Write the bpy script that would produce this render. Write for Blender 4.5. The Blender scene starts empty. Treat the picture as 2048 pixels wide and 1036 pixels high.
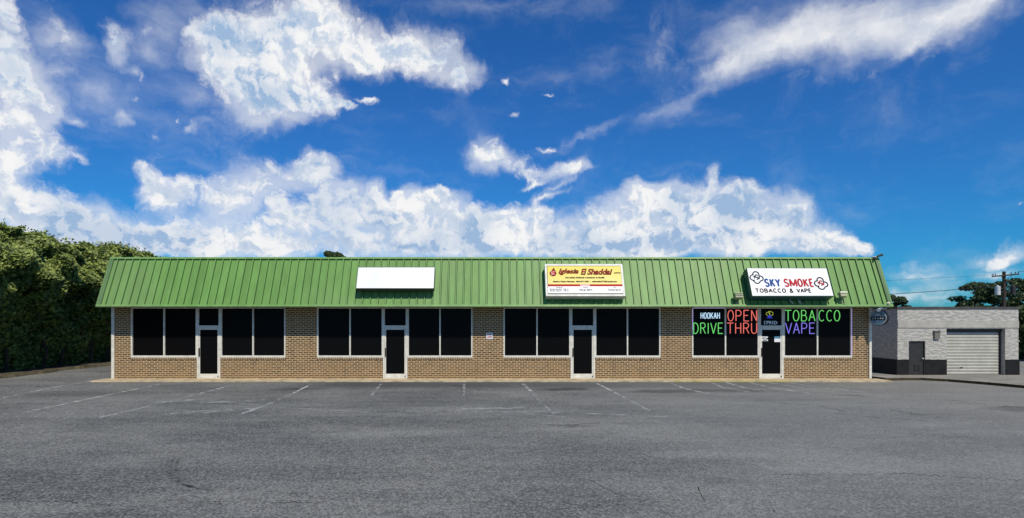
import bpy, math, random
import numpy as np
from mathutils import Matrix, Vector
R = math.radians
random.seed(7)
rng = np.random.default_rng(7)
scene = bpy.context.scene
C = scene.collection

# ------------------------------------------------------------------ camera
F = 1150.0; CX = 985.0; HY = 645.0; D0 = 25.0; EYE = 2.43      # focal length in photo pixels, principal point, wall distance, eye height
cam = bpy.data.cameras.new('camera'); cam_o = bpy.data.objects.new('camera', cam); C.objects.link(cam_o)
cam.sensor_width = 36; cam.lens = 36*F/2048
cam.shift_x = (1024-CX)/2048; cam.shift_y = (HY-518)/2048
cam.clip_start = 0.1; cam.clip_end = 5000
cam_o.location = (0, -D0, EYE); cam_o.rotation_euler = (R(90), 0, 0)
scene.camera = cam_o
scene.view_settings.view_transform = 'Standard'; scene.view_settings.look = 'None'
scene.view_settings.exposure = 0; scene.view_settings.gamma = 1

# ------------------------------------------------------------------ sun
sdir = Vector((0.28, -0.78, 1.0)).normalized()
sun = bpy.data.lights.new('sun', 'SUN'); sun.energy = 4.0; sun.angle = R(0.5); sun.color = (1, .925, .79)
sun_o = bpy.data.objects.new('sun', sun); C.objects.link(sun_o)
sun_o.rotation_euler = (-sdir).to_track_quat('-Z', 'Y').to_euler()
sun_el = math.asin(sdir.z); sun_az = math.atan2(sdir.x, sdir.y)

# ------------------------------------------------------------------ world: Nishita sky with procedural clouds laid out by azimuth and elevation
W = bpy.data.worlds.new('World'); scene.world = W; W.use_nodes = True
nt = W.node_tree; nt.nodes.clear()
class NT:
    def __init__(s, t): s.t = t
    def n(s, typ, **kw):
        nd = s.t.nodes.new(typ)
        for k, v in kw.items(): setattr(nd, k, v)
        return nd
    def put(s, sock, v):
        if isinstance(v, bpy.types.NodeSocket): s.t.links.new(v, sock)
        elif v is not None: sock.default_value = v
    def math(s, op, a, b=None, c=None, clamp=False):
        nd = s.n('ShaderNodeMath', operation=op, use_clamp=clamp)
        s.put(nd.inputs[0], a); s.put(nd.inputs[1], b); s.put(nd.inputs[2], c); return nd.outputs[0]
    def vec(s, op, a, b=None, c=None):
        nd = s.n('ShaderNodeVectorMath', operation=op)
        s.put(nd.inputs[0], a); s.put(nd.inputs[1], b); s.put(nd.inputs[2], c)
        return nd.outputs[1] if op in ('LENGTH', 'DOT_PRODUCT') else nd.outputs[0]
    def noise(s, v, scale, detail=6, rough=.55, dist=0, col=False, dim='3D'):
        nd = s.n('ShaderNodeTexNoise', noise_dimensions=dim)
        if v is not None: s.put(nd.inputs['Vector'], v)
        nd.inputs['Scale'].default_value = scale; nd.inputs['Detail'].default_value = detail
        nd.inputs['Roughness'].default_value = rough; nd.inputs['Distortion'].default_value = dist
        return nd.outputs[1] if col else nd.outputs[0]
    def mix(s, f, a, b, blend='MIX'):
        nd = s.n('ShaderNodeMix', data_type='RGBA', blend_type=blend)
        s.put(nd.inputs[0], f)
        s.put(nd.inputs[6], a if isinstance(a, bpy.types.NodeSocket) else (*a[:3], 1))
        s.put(nd.inputs[7], b if isinstance(b, bpy.types.NodeSocket) else (*b[:3], 1)); return nd.outputs[2]
    def ramp(s, v, a, b, smooth=True, lo=0., hi=1.):
        nd = s.n('ShaderNodeMapRange', interpolation_type='SMOOTHSTEP' if smooth else 'LINEAR')
        s.put(nd.inputs[0], v); nd.inputs[1].default_value = a; nd.inputs[2].default_value = b
        nd.inputs[3].default_value = lo; nd.inputs[4].default_value = hi; return nd.outputs[0]
    def mapv(s, v, loc=(0,0,0), rot=(0,0,0), scale=(1,1,1), typ='POINT'):
        nd = s.n('ShaderNodeMapping', vector_type=typ); s.put(nd.inputs[0], v)
        nd.inputs[1].default_value = loc; nd.inputs[2].default_value = rot; nd.inputs[3].default_value = scale; return nd.outputs[0]
    def blobs(s, v, lst):
        tot = None
        for (x, y, rx, ry, rot, w) in lst:
            m = s.mapv(v, (x, y, 0), (0, 0, rot), (rx, ry, 1), 'TEXTURE')
            g = s.n('ShaderNodeTexGradient', gradient_type='QUADRATIC_SPHERE'); s.put(g.inputs[0], m)
            tot = s.math('MULTIPLY', g.outputs[1], w) if tot is None else s.math('MULTIPLY_ADD', g.outputs[1], w, tot)
        return tot
T = NT(nt)
tc = T.n('ShaderNodeTexCoord'); dirv = T.vec('NORMALIZE', tc.outputs['Generated'])
sep = T.n('ShaderNodeSeparateXYZ'); T.put(sep.inputs[0], dirv)
az = T.math('ARCTAN2', sep.outputs[0], sep.outputs[1]); el = T.math('ARCSINE', sep.outputs[2])
cmb = T.n('ShaderNodeCombineXYZ'); T.put(cmb.inputs[0], az); T.put(cmb.inputs[1], el); P = cmb.outputs[0]
def sph(px, py):
    a = math.atan((px-CX)/F); return a, math.atan((HY-py)/F*math.cos(a))
def sblob(px, py, rx, ry, rot=0, w=1):
    a, e = sph(px, py); c = math.cos(a)
    return (a, e, rx/F*c*c*1.68, ry/F*c*1.7, R(rot), w)
CUM = [(450,105,80,65),(430,60,60,40),(515,165,90,70),(600,190,70,45),(585,60,95,55),(680,60,85,50),(720,110,70,40),(790,105,70,38),(860,115,75,40),(925,145,48,30),
 (640,207,50,12),(740,203,30,6),(690,213,30,5),(520,215,70,50,0,.7),(560,110,80,50),
 (225,90,34,38,0,.8),(275,150,28,16,-35,.55),(110,50,40,60,20,.5),(10,120,60,75,0,.9),(60,170,60,55),(45,240,80,45),(95,312,70,26),(20,330,60,90,0,.8),(155,325,24,6,-10,.8),
 (30,420,110,60,0,.8),(160,240,30,12,0,.6),(245,230,14,22,20,.4),(382,262,22,14,30,.4),(350,240,14,10,0,.3),(100,210,30,20,0,.7),(15,30,30,60,0,.5),(265,190,14,6,0,.4),(300,270,14,5,0,.3),(290,60,14,10,0,.3),
 (150,430,120,42,0,.9),(300,365,34,36),(325,395,55,40),(200,470,200,40,0,.9),(445,400,75,50),(520,372,60,38),(590,350,60,36),(640,330,36,24),(700,395,70,42),(640,440,170,55,0,.8),(420,470,150,40,0,.9),
 (800,440,90,42,0,.9),(850,405,60,26,0,.8),(900,440,90,42),(755,382,20,22),(798,395,9,11),(870,392,36,14,0,.7),(1000,455,100,42),(1050,425,70,22,0,.9),(1090,392,50,9,12,.7),(1100,470,90,34),(940,485,150,34),
 (985,312,54,30),(1045,335,40,22,-20,.6),(1110,345,60,18,15,.85),(1150,332,40,9,0,.7),(1095,297,22,8,0,.7),(1060,372,40,8,15,.7),(1110,372,45,8,20,.5),
 (1170,465,55,38),(1225,440,50,42),(1290,420,50,44),(1340,395,50,32),(1280,385,30,22),(1370,425,70,50),(1300,470,90,34),(1420,345,15,20),(1424,372,9,20),(1470,400,45,34),(1545,428,66,34),(1590,440,34,30),
 (1500,470,110,36),(1440,440,120,50,0,.8),(1350,450,120,45,0,.7),(1540,465,90,35,0,.7),(1420,430,80,50),(1600,490,60,22),(1680,490,50,24),(1650,465,34,16),(1725,494,34,14),(1200,495,150,20),(1350,500,150,22),
 (2035,411,14,6,10,.6),(2025,505,50,26,15,1.0),(1985,525,40,12,15,.5),(1015,163,12,8,20,.6),(1102,190,12,4,-20,.5),(1020,230,12,4,0,.6),(675,155,8,12,0,.5),(622,135,18,8,-20,.6),
 (70,490,160,30),(300,490,200,30),(600,495,220,28),(870,490,160,24)]
CIR = [(1460,118,60,18,25,.45),(1540,95,120,36,18,.8),(1640,72,150,54,12,.85),(1770,50,150,58,10,.9),(1880,35,120,50,12,.9),(1970,12,100,38,15,.8),(1480,60,120,40,20,.35),(1600,30,150,40,8,.5),(1820,90,50,20,0,.5),
 (1390,185,110,22,25,.28),(1330,225,70,16,20,.25),(1200,260,120,14,22,.3),(1130,290,90,10,15,.25),(1430,90,90,40,25,.25),(1310,90,50,40,30,.22),(960,10,220,26,0,.35),(330,60,90,60,0,.35),(400,20,120,30,0,.35),
 (1825,552,70,18,12,.85),(1870,588,120,16,0,.7),(1985,550,80,18,10,.9),(1800,590,60,14,0,.6),(1960,520,60,14,20,.5),(1745,146,14,6,20,.4),(700,330,60,40,0,.1),(330,240,140,80,0,.30),(200,180,110,70,0,.45),(110,60,60,60,20,.5),(300,100,90,60,0,.4),(380,190,60,40,0,.35),(420,330,120,30,0,.3),(1200,130,120,40,15,.25),(1950,120,60,24,20,.25),(60,80,80,80,0,.35)]
def puff(v, scale, detail=3.0):                                 # cauliflower billows, 1 at the middle of each
    nd = T.n('ShaderNodeTexVoronoi', voronoi_dimensions='2D', feature='SMOOTH_F1'); T.put(nd.inputs['Vector'], v)
    nd.inputs['Scale'].default_value = scale; nd.inputs['Detail'].default_value = detail; nd.inputs['Roughness'].default_value = .52; nd.inputs['Smoothness'].default_value = .25
    nd.inputs['Lacunarity'].default_value = 2.3; nd.normalize = True
    return T.math('SUBTRACT', 1, nd.outputs[0])
warp = T.vec('SUBTRACT', T.noise(P, 14, 6, .6, col=True, dim='2D'), (.5,.5,.5))
P1 = T.vec('MULTIPLY_ADD', warp, (.050,.040,0), P)
dA = T.blobs(P1, [sblob(*b) for b in CUM])
dB = T.blobs(T.vec('MULTIPLY_ADD', warp, (.09,.05,0), P), [sblob(*b) for b in CIR])
def field(v): return T.math('MULTIPLY_ADD', puff(v, 17, 3.5), .62, T.math('MULTIPLY', T.noise(v, 15, 8, .66, dim='2D'), .85))
f0 = field(P1); f1 = field(T.vec('ADD', P1, (.006, .010, 0)))
denA = T.math('MULTIPLY_ADD', T.math('SUBTRACT', f0, .89), 2.1, dA)
cov = T.math('MULTIPLY', T.ramp(denA, .02, .78), T.ramp(dA, .03, .22))
wisp = T.ramp(T.math('MULTIPLY_ADD', T.math('SUBTRACT', T.noise(P1, 8, 8, .66, dim='2D'), .5), 1.3, dA), -.02, .62, lo=0, hi=.6)
wisp = T.math('MULTIPLY', wisp, T.ramp(T.math('ADD', dA, dB), .0, .12, lo=.25, hi=1))
fib = T.mapv(P1, rot=(0,0,R(-17)), scale=(1,3.2,1))
covB = T.ramp(T.math('MULTIPLY_ADD', T.math('SUBTRACT', T.noise(fib, 7, 7, .58, dim='2D'), .5), .75, dB), -.02, 1.25, lo=0, hi=.92)
covT = T.math('MAXIMUM', T.math('MAXIMUM', cov, wisp), covB)
# behind the camera and high up: plain scattered clouds
bk = T.math('MULTIPLY', T.ramp(T.noise(dirv, 3.2, 6, .6), .56, .72), T.ramp(T.math('ABSOLUTE', az), .85, 1.2))
covT = T.math('MAXIMUM', covT, bk)
relief = T.ramp(T.math('SUBTRACT', f1, f0), -.07, .10)               # billow sides turned from the sun
big = T.ramp(T.noise(P, 6, 5, .6, dim='2D'), .38, .64)
shade = T.math('MULTIPLY_ADD', relief, .68, T.math('MULTIPLY', big, .58))
thick = T.ramp(denA, .25, 1.1, lo=.25, hi=1)
lowc = T.ramp(el, .05, .17, lo=.14, hi=0)
shade = T.math('ADD', T.math('MULTIPLY', shade, thick), lowc, clamp=True)
ccol = T.mix(shade, (1.0, 1.0, 1.0), (.36, .52, .76))
sky = T.n('ShaderNodeTexSky', sky_type='NISHITA', sun_disc=False)
sky.sun_elevation = sun_el; sky.sun_rotation = sun_az; sky.air_density = 1.0; sky.dust_density = .4; sky.ozone_density = 2.5
hsv = T.n('ShaderNodeHueSaturation'); hsv.inputs['Saturation'].default_value = 1.15; hsv.inputs['Value'].default_value = 1.0
T.put(hsv.inputs['Color'], sky.outputs[0])
low = T.ramp(el, .0, .38)
skyc = T.mix(1.0, hsv.outputs[0], T.mix(low, (.09,.60,1.0), (.24,.66,1.10)), 'MULTIPLY')
SKY_S = .10
csc = T.vec('SCALE', ccol); csc_n = csc.node; csc_n.inputs[3].default_value = .92/SKY_S
fin = T.mix(covT, skyc, csc)
bg = T.n('ShaderNodeBackground'); bg.inputs[1].default_value = SKY_S; T.put(bg.inputs[0], fin)
T.t.links.new(bg.outputs[0], T.n('ShaderNodeOutputWorld').inputs[0])

# ------------------------------------------------------------------ helpers
class MB:
    def __init__(s): s.v = []; s.f = []; s.m = []; s.mi = 0
    def quad(s, pts):
        b = len(s.v); s.v += [tuple(p) for p in pts]; s.f.append(tuple(range(b, b+len(pts)))); s.m.append(s.mi); return s
    def box(s, x0, x1, y0, y1, z0, z1):
        b = len(s.v)
        s.v += [(x0,y0,z0),(x1,y0,z0),(x1,y1,z0),(x0,y1,z0),(x0,y0,z1),(x1,y0,z1),(x1,y1,z1),(x0,y1,z1)]
        for q in ((0,3,2,1),(4,5,6,7),(0,1,5,4),(1,2,6,5),(2,3,7,6),(3,0,4,7)): s.f.append(tuple(b+i for i in q)); s.m.append(s.mi)
        return s
    def prism(s, poly, h0, h1, axis='x'):      # poly in the other two axes
        def mk(a, h): return (h, a[0], a[1]) if axis == 'x' else ((a[0], h, a[1]) if axis == 'y' else (a[0], a[1], h))
        b = len(s.v); n = len(poly)
        s.v += [mk(p, h0) for p in poly] + [mk(p, h1) for p in poly]
        s.f.append(tuple(b+i for i in reversed(range(n)))); s.f.append(tuple(b+n+i for i in range(n)))
        for i in range(n): s.f.append((b+i, b+(i+1)%n, b+n+(i+1)%n, b+n+i))
        s.m += [s.mi]*(n+2); return s
    def tube(s, pts, r, seg=6, r1=None, cap=True):
        pts = [Vector(p) for p in pts]; n = len(pts); b = len(s.v); up0 = None
        for i, p in enumerate(pts):
            t = (pts[min(i+1, n-1)] - pts[max(i-1, 0)]).normalized()
            a = Vector((0,0,1)) if abs(t.z) < .95 else Vector((0,1,0))
            if up0 is not None: a = up0
            u = (a - t*a.dot(t)).normalized(); up0 = u; w = t.cross(u)
            rr = r if r1 is None else r + (r1-r)*i/max(1, n-1)
            for k in range(seg):
                an = 2*math.pi*k/seg; s.v.append(tuple(p + (u*math.cos(an) + w*math.sin(an))*rr))
        for i in range(n-1):
            for k in range(seg):
                s.f.append((b+i*seg+k, b+i*seg+(k+1)%seg, b+(i+1)*seg+(k+1)%seg, b+(i+1)*seg+k)); s.m.append(s.mi)
        if cap:
            s.f.append(tuple(b+k for k in reversed(range(seg)))); s.f.append(tuple(b+(n-1)*seg+k for k in range(seg))); s.m += [s.mi]*2
        return s
    def build(s, name, mat, parent=None, smooth=False):
        me = bpy.data.meshes.new(name); me.from_pydata(s.v, [], s.f)
        mats = mat if isinstance(mat, (list, tuple)) else [mat]
        for m in mats: me.materials.append(m)
        me.polygons.foreach_set('material_index', s.m)
        uv = me.uv_layers.new(name='UVMap').data                     # box-projected, in metres
        for p in me.polygons:
            n = p.normal; ax = max(range(3), key=lambda i: abs(n[i]))
            for li in p.loop_indices:
                c = me.vertices[me.loops[li].vertex_index].co
                uv[li].uv = (c.y, c.z) if ax == 0 else ((c.x, c.z) if ax == 1 else (c.x, c.y))
            p.use_smooth = smooth
        o = bpy.data.objects.new(name, me); C.objects.link(o)
        if parent: o.parent = parent
        return o
def tag(o, label=None, cat=None, group=None, kind=None):
    if label: o['label'] = label
    if cat: o['category'] = cat
    if group: o['group'] = group
    if kind: o['kind'] = kind
    return o
def empty(name, loc, label, cat, group=None, rot=(0,0,0)):
    o = bpy.data.objects.new(name, None); C.objects.link(o); o.location = loc; o.rotation_euler = rot
    o.empty_display_size = .2
    return tag(o, label, cat, group)
def wx(px): return (px-CX)/46.0                         # metres along the storefront
def wz(py): return EYE-(py-HY)/46.0                     # metres above the sidewalk at the storefront
GZ = -0.05
def gp(px, py, dz=0):                                   # a spot on the car park
    d = (EYE-GZ)*F/(py-HY); return ((px-CX)*d/F, d-D0, GZ+dz)

# ------------------------------------------------------------------ materials
def mat(name, col, rough=.6, spec=.5, metal=0):
    m = bpy.data.materials.new(name); m.use_nodes = True; b = m.node_tree.nodes['Principled BSDF']
    b.inputs['Base Color'].default_value = (*col, 1); b.inputs['Roughness'].default_value = rough
    b.inputs['Metallic'].default_value = metal; b.inputs['Specular IOR Level'].default_value = spec
    return m, NT(m.node_tree), b
def grime(name, col, rough=.6, spec=.4, metal=0, scale=3, amt=.25, bump=0, bscale=40, stretch=(1,1,1)):
    m, t, b = mat(name, col, rough, spec, metal)
    pos = t.n('ShaderNodeNewGeometry').outputs['Position']
    v = t.mapv(pos, scale=stretch)
    n = t.noise(v, scale, 7, .62)
    c = t.mix(t.ramp(n, .3, .7), tuple(x*(1-amt) for x in col), tuple(min(1, x*(1+amt*.6)) for x in col))
    t.put(b.inputs['Base Color'], c)
    if bump:
        bp = t.n('ShaderNodeBump'); bp.inputs['Strength'].default_value = bump; bp.inputs['Distance'].default_value = .01
        t.put(bp.inputs['Height'], t.noise(v, bscale, 5, .6)); t.put(b.inputs['Normal'], bp.outputs[0])
    return m
def brick_mat():
    m, t, b = mat('brick', (.3,.2,.12), .85, .2)
    uv = t.n('ShaderNodeTexCoord').outputs['UV']
    wob = t.vec('MULTIPLY_ADD', t.vec('SUBTRACT', t.noise(uv, 12, 3, .5, col=True), (.5,.5,.5)), (.012,.010,0), uv)
    br = t.n('ShaderNodeTexBrick'); t.put(br.inputs['Vector'], wob)
    br.offset = .5; br.squash = 1
    br.inputs['Scale'].default_value = 1; br.inputs['Mortar Size'].default_value = .0150; br.inputs['Mortar Smooth'].default_value = .15
    br.inputs['Bias'].default_value = -.1; br.inputs['Brick Width'].default_value = .235; br.inputs['Row Height'].default_value = .083
    br.inputs['Color1'].default_value = (.045,.026,.016,1); br.inputs['Color2'].default_value = (.215,.115,.058,1); br.inputs['Mortar'].default_value = (.72,.54,.31,1)
    n = t.noise(uv, 1.3, 5, .6); n2 = t.noise(uv, 25, 3, .6)
    c = t.mix(t.ramp(n, .35, .7, lo=0, hi=.32), br.outputs[0], (.32,.20,.095), 'MIX')
    c = t.mix(t.ramp(n2, .3, .75, lo=0, hi=.35), c, (.06,.036,.022))
    sz = t.n('ShaderNodeSeparateXYZ'); t.put(sz.inputs[0], uv)
    low = t.math('MULTIPLY', t.ramp(t.math('MULTIPLY_ADD', t.noise(uv, 2.5, 5, .7), .5, sz.outputs[1]), .25, .60, lo=1, hi=0), .4)
    c = t.mix(low, c, (.30,.20,.10))
    drip = t.math('MULTIPLY', t.ramp(t.noise(t.mapv(uv, scale=(2.2,.22,1)), 1.6, 6, .65), .54, .72), .35)
    c = t.mix(drip, c, (.05,.035,.025))
    t.put(b.inputs['Base Color'], c)
    bp = t.n('ShaderNodeBump'); bp.inputs['Strength'].default_value = .8; bp.inputs['Distance'].default_value = .012
    t.put(bp.inputs['Height'], t.math('SUBTRACT', 1, br.outputs[1])); t.put(b.inputs['Normal'], bp.outputs[0])
    return m
def rowlock_mat():
    m, t, b = mat('rowlock_brick', (.3,.2,.12), .85, .2)
    uv = t.n('ShaderNodeTexCoord').outputs['UV']
    br = t.n('ShaderNodeTexBrick'); t.put(br.inputs['Vector'], uv); br.offset = 0
    br.inputs['Scale'].default_value = 1; br.inputs['Mortar Size'].default_value = .011
    br.inputs['Brick Width'].default_value = .078; br.inputs['Row Height'].default_value = 20
    br.inputs['Color1'].default_value = (.09,.055,.032,1); br.inputs['Color2'].default_value = (.24,.155,.085,1); br.inputs['Mortar'].default_value = (.6,.47,.3,1)
    t.put(b.inputs['Base Color'], br.outputs[0]); return m
def asphalt_mat():
    m, t, b = mat('asphalt', (.12,.13,.14), .9, .25)
    pos = t.n('ShaderNodeNewGeometry').outputs['Position']
    big = t.noise(t.mapv(pos, scale=(1, 1.6, 1)), .22, 6, .6)
    strk = t.noise(t.mapv(pos, rot=(0,0,R(4)), scale=(.5, 2.6, 1)), .8, 7, .65)
    mid = t.noise(pos, 3.0, 6, .7)
    fine = t.noise(pos, 26, 3, .75)
    vor = t.n('ShaderNodeTexVoronoi', feature='DISTANCE_TO_EDGE'); t.put(vor.inputs['Vector'], t.vec('MULTIPLY_ADD', t.vec('SUBTRACT', t.noise(pos, 20, 3, .6, col=True), (.5,.5,.5)), (.06,.06,0), pos)); vor.inputs['Scale'].default_value = 22
    c = t.mix(t.ramp(big, .36, .64), (.078,.081,.076), (.232,.231,.210))
    c = t.mix(t.ramp(strk, .42, .75, lo=0, hi=.6), c, (.235,.242,.232))
    c = t.mix(t.ramp(strk, .22, .44, lo=.7, hi=0), c, (.055,.059,.060))
    c = t.mix(t.ramp(mid, .3, .7, lo=0, hi=.45), c, (.10,.104,.102))
    st2 = t.noise(t.mapv(pos, rot=(0,0,R(-8)), scale=(.12, .55, 1), loc=(5,2,0)), 1.0, 6, .6)
    c = t.mix(t.ramp(st2, .50, .66, lo=0, hi=.55), c, (.065,.068,.065))
    c = t.mix(t.ramp(st2, .30, .46, lo=.6, hi=0), c, (.28,.28,.255))
    g2 = t.noise(pos, 9, 4, .8)
    c = t.mix(t.ramp(g2, .48, .66, lo=0, hi=.42), c, (.28,.287,.277))
    c = t.mix(t.ramp(g2, .34, .50, lo=.42, hi=0), c, (.055,.059,.06))
    c = t.mix(t.ramp(fine, .50, .62, lo=0, hi=.55), c, (.36,.365,.345))
    c = t.mix(t.ramp(fine, .38, .50, lo=.6, hi=0), c, (.03,.031,.031))
    c = t.mix(t.ramp(vor.outputs[0], .0, .10, lo=.4, hi=0), c, (.05,.052,.055))
    # newer dark sealer beside the walk and oil spots in the bays
    def gb(px, py, rx, ry, w=1):
        x, y, z = gp(px, py); return (x, y, rx*1.8, ry*1.8, 0, w)
    wv = t.vec('MULTIPLY_ADD', t.vec('SUBTRACT', t.noise(pos, 1.5, 6, .7, col=True), (.5,.5,.5)), (2.2,1.2,0), pos)
    sep = t.n('ShaderNodeSeparateXYZ'); t.put(sep.inputs[0], wv)
    near = t.math('MULTIPLY', t.ramp(sep.outputs[1], -3.9, -2.4), t.ramp(sep.outputs[0], -9.5, -5))
    near = t.math('MULTIPLY', near, t.ramp(sep.outputs[0], 12, 16, lo=1, hi=0))
    c = t.mix(t.math('MULTIPLY', near, .72), c, (.048,.054,.058))
    oil = t.blobs(t.mapv(wv, scale=(1,1,0)), [gb(1120,779,1.2,.55,1.2), gb(1150,777,.7,.4), gb(1322,783,1.2,.5,1.4), gb(1440,781,2.2,.6,1.4), gb(1700,791,1.1,.4,.8), gb(2040,818,1.3,.7,1.3), gb(1600,800,3.0,.6,.5), gb(590,778,1.6,.6,.8), gb(1140,851,1.0,.25,.7), gb(1880,830,1.6,.2,.6), gb(300,930,2.2,1.2,.35), gb(700,960,2.2,.8,.3), gb(1450,960,1.4,.6,.4)])
    c = t.mix(t.ramp(oil, .12, .8, lo=0, hi=.85), c, (.022,.022,.024))
    # tan towards the neighbour's drive; the right half's brighter exposure is painted in
    px_ = t.n('ShaderNodeSeparateXYZ'); t.put(px_.inputs[0], wv)
    c = t.mix(t.ramp(px_.outputs[0], 9, 19, lo=0, hi=.75), t.mix(t.ramp(px_.outputs[0], -2, 9, lo=0, hi=.30), c, (.27,.275,.255)), t.mix(.5, c, (.30,.275,.22)))
    t.put(b.inputs['Base Color'], c)
    bp = t.n('ShaderNodeBump'); bp.inputs['Strength'].default_value = .7; bp.inputs['Distance'].default_value = .02
    t.put(bp.inputs['Height'], fine); t.put(b.inputs['Normal'], bp.outputs[0])
    return m
def paint_mat(name='worn_paint', col=(.62,.64,.63), a=.42, b_=.62, mx=.85, sc=2.5):
    m, t, b = mat(name, col, .85, .2)
    pos = t.n('ShaderNodeNewGeometry').outputs['Position']
    n = t.math('MULTIPLY_ADD', t.noise(pos, 22, 4, .7), .4, t.math('MULTIPLY', t.noise(t.mapv(pos, loc=(3,1,0)), sc, 4, .6), .6))
    t.put(b.inputs['Alpha'], t.ramp(n, a, b_, lo=0, hi=mx)); return m
def rough_block_mat(name, c0, c1):
    m, t, b = mat(name, c0, .9, .2)
    uv = t.n('ShaderNodeTexCoord').outputs['UV']
    w = t.vec('MULTIPLY_ADD', t.vec('SUBTRACT', t.noise(uv, 3, 4, .6, col=True), (.5,.5,.5)), (.3,.12,0), uv)
    n = t.noise(t.mapv(w, scale=(3.5, 9, 1)), 1.0, 5, .6)
    sp = t.n('ShaderNodeSeparateXYZ'); t.put(sp.inputs[0], uv)
    jt = t.math('ABSOLUTE', t.math('SUBTRACT', t.math('FRACT', t.math('DIVIDE', sp.outputs[1], .4)), .5))
    c = t.mix(t.ramp(n, .36, .62), c0, c1)
    c = t.mix(t.ramp(jt, .46, .5, lo=0, hi=.35), c, tuple(x*.45 for x in c0))
    t.put(b.inputs['Base Color'], c)
    bp = t.n('ShaderNodeBump'); bp.inputs['Strength'].default_value = 1; bp.inputs['Distance'].default_value = .07
    t.put(bp.inputs['Height'], n); t.put(b.inputs['Normal'], bp.outputs[0]); return m
def roof_mat(name, col):
    m, t, b = mat(name, col, .5, .35)
    pos = t.n('ShaderNodeNewGeometry').outputs['Position']
    n = t.noise(t.mapv(pos, scale=(3, 1, .6)), 1.2, 6, .65); n2 = t.noise(pos, 45, 3, .7)
    c = t.mix(t.ramp(n, .3, .7), tuple(x*.86 for x in col), tuple(x*1.1 for x in col))
    c = t.mix(t.ramp(n2, .45, .75, lo=0, hi=.28), c, tuple(x*.6 for x in col))
    sp = t.n('ShaderNodeSeparateXYZ'); t.put(sp.inputs[0], pos)
    pn = t.n('ShaderNodeTexWhiteNoise', noise_dimensions='1D'); t.put(pn.inputs['W'], t.math('FLOOR', t.math('DIVIDE', t.math('ADD', sp.outputs[0], 16.57), 33.3/102)))
    c = t.mix(1.0, c, t.mix(pn.outputs[0], (.90,.90,.90), (1.08,1.06,1.10)), 'MULTIPLY')
    fade = t.noise(pos, .35, 4, .6); c = t.mix(t.ramp(fade, .45, .7, lo=0, hi=.30), c, (.22,.30,.14))
    st = t.noise(t.mapv(pos, scale=(9, .6, .25)), 1, 5, .6)
    c = t.mix(t.ramp(st, .56, .76, lo=0, hi=.42), c, (col[0]*1.5, col[1]*1.15, col[2]*1.5))
    t.put(b.inputs['Base Color'], c)
    bp = t.n('ShaderNodeBump'); bp.inputs['Strength'].default_value = .25; bp.inputs['Distance'].default_value = .02
    t.put(bp.inputs['Height'], t.noise(t.mapv(pos, scale=(6,2,2)), 1.5, 3, .5)); t.put(b.inputs['Normal'], bp.outputs[0]); return m
def emis(name, col, s=1.0):
    m, t, b = mat(name, tuple(x*.5 for x in col), .5, .3)
    b.inputs['Emission Color'].default_value = (*col, 1); b.inputs['Emission Strength'].default_value = s; return m
def glass_mat(name, alpha=1.0):
    m, t, b = mat(name, (.0045,.0045,.0048), .25, .06)
    b.inputs['Alpha'].default_value = alpha; return m
def leaf_mat(name, c0, c1, c2, sc=9):
    m, t, b = mat(name, c0, .55, .35)
    pos = t.n('ShaderNodeNewGeometry').outputs['Position']
    c = t.mix(t.ramp(t.noise(pos, sc, 4, .7), .38, .62), c0, c1)
    c = t.mix(t.ramp(t.noise(pos, .55, 4, .6), .45, .7, lo=0, hi=.6), c, c2)
    t.put(b.inputs['Base Color'], c)
    tr = t.n('ShaderNodeBsdfTranslucent'); t.put(tr.inputs[0], c)
    mx = t.n('ShaderNodeMixShader'); mx.inputs[0].default_value = .22
    t.t.links.new(b.outputs[0], mx.inputs[1]); t.t.links.new(tr.outputs[0], mx.inputs[2])
    t.t.links.new(mx.outputs[0], t.t.nodes['Material Output'].inputs[0]); return m
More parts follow.
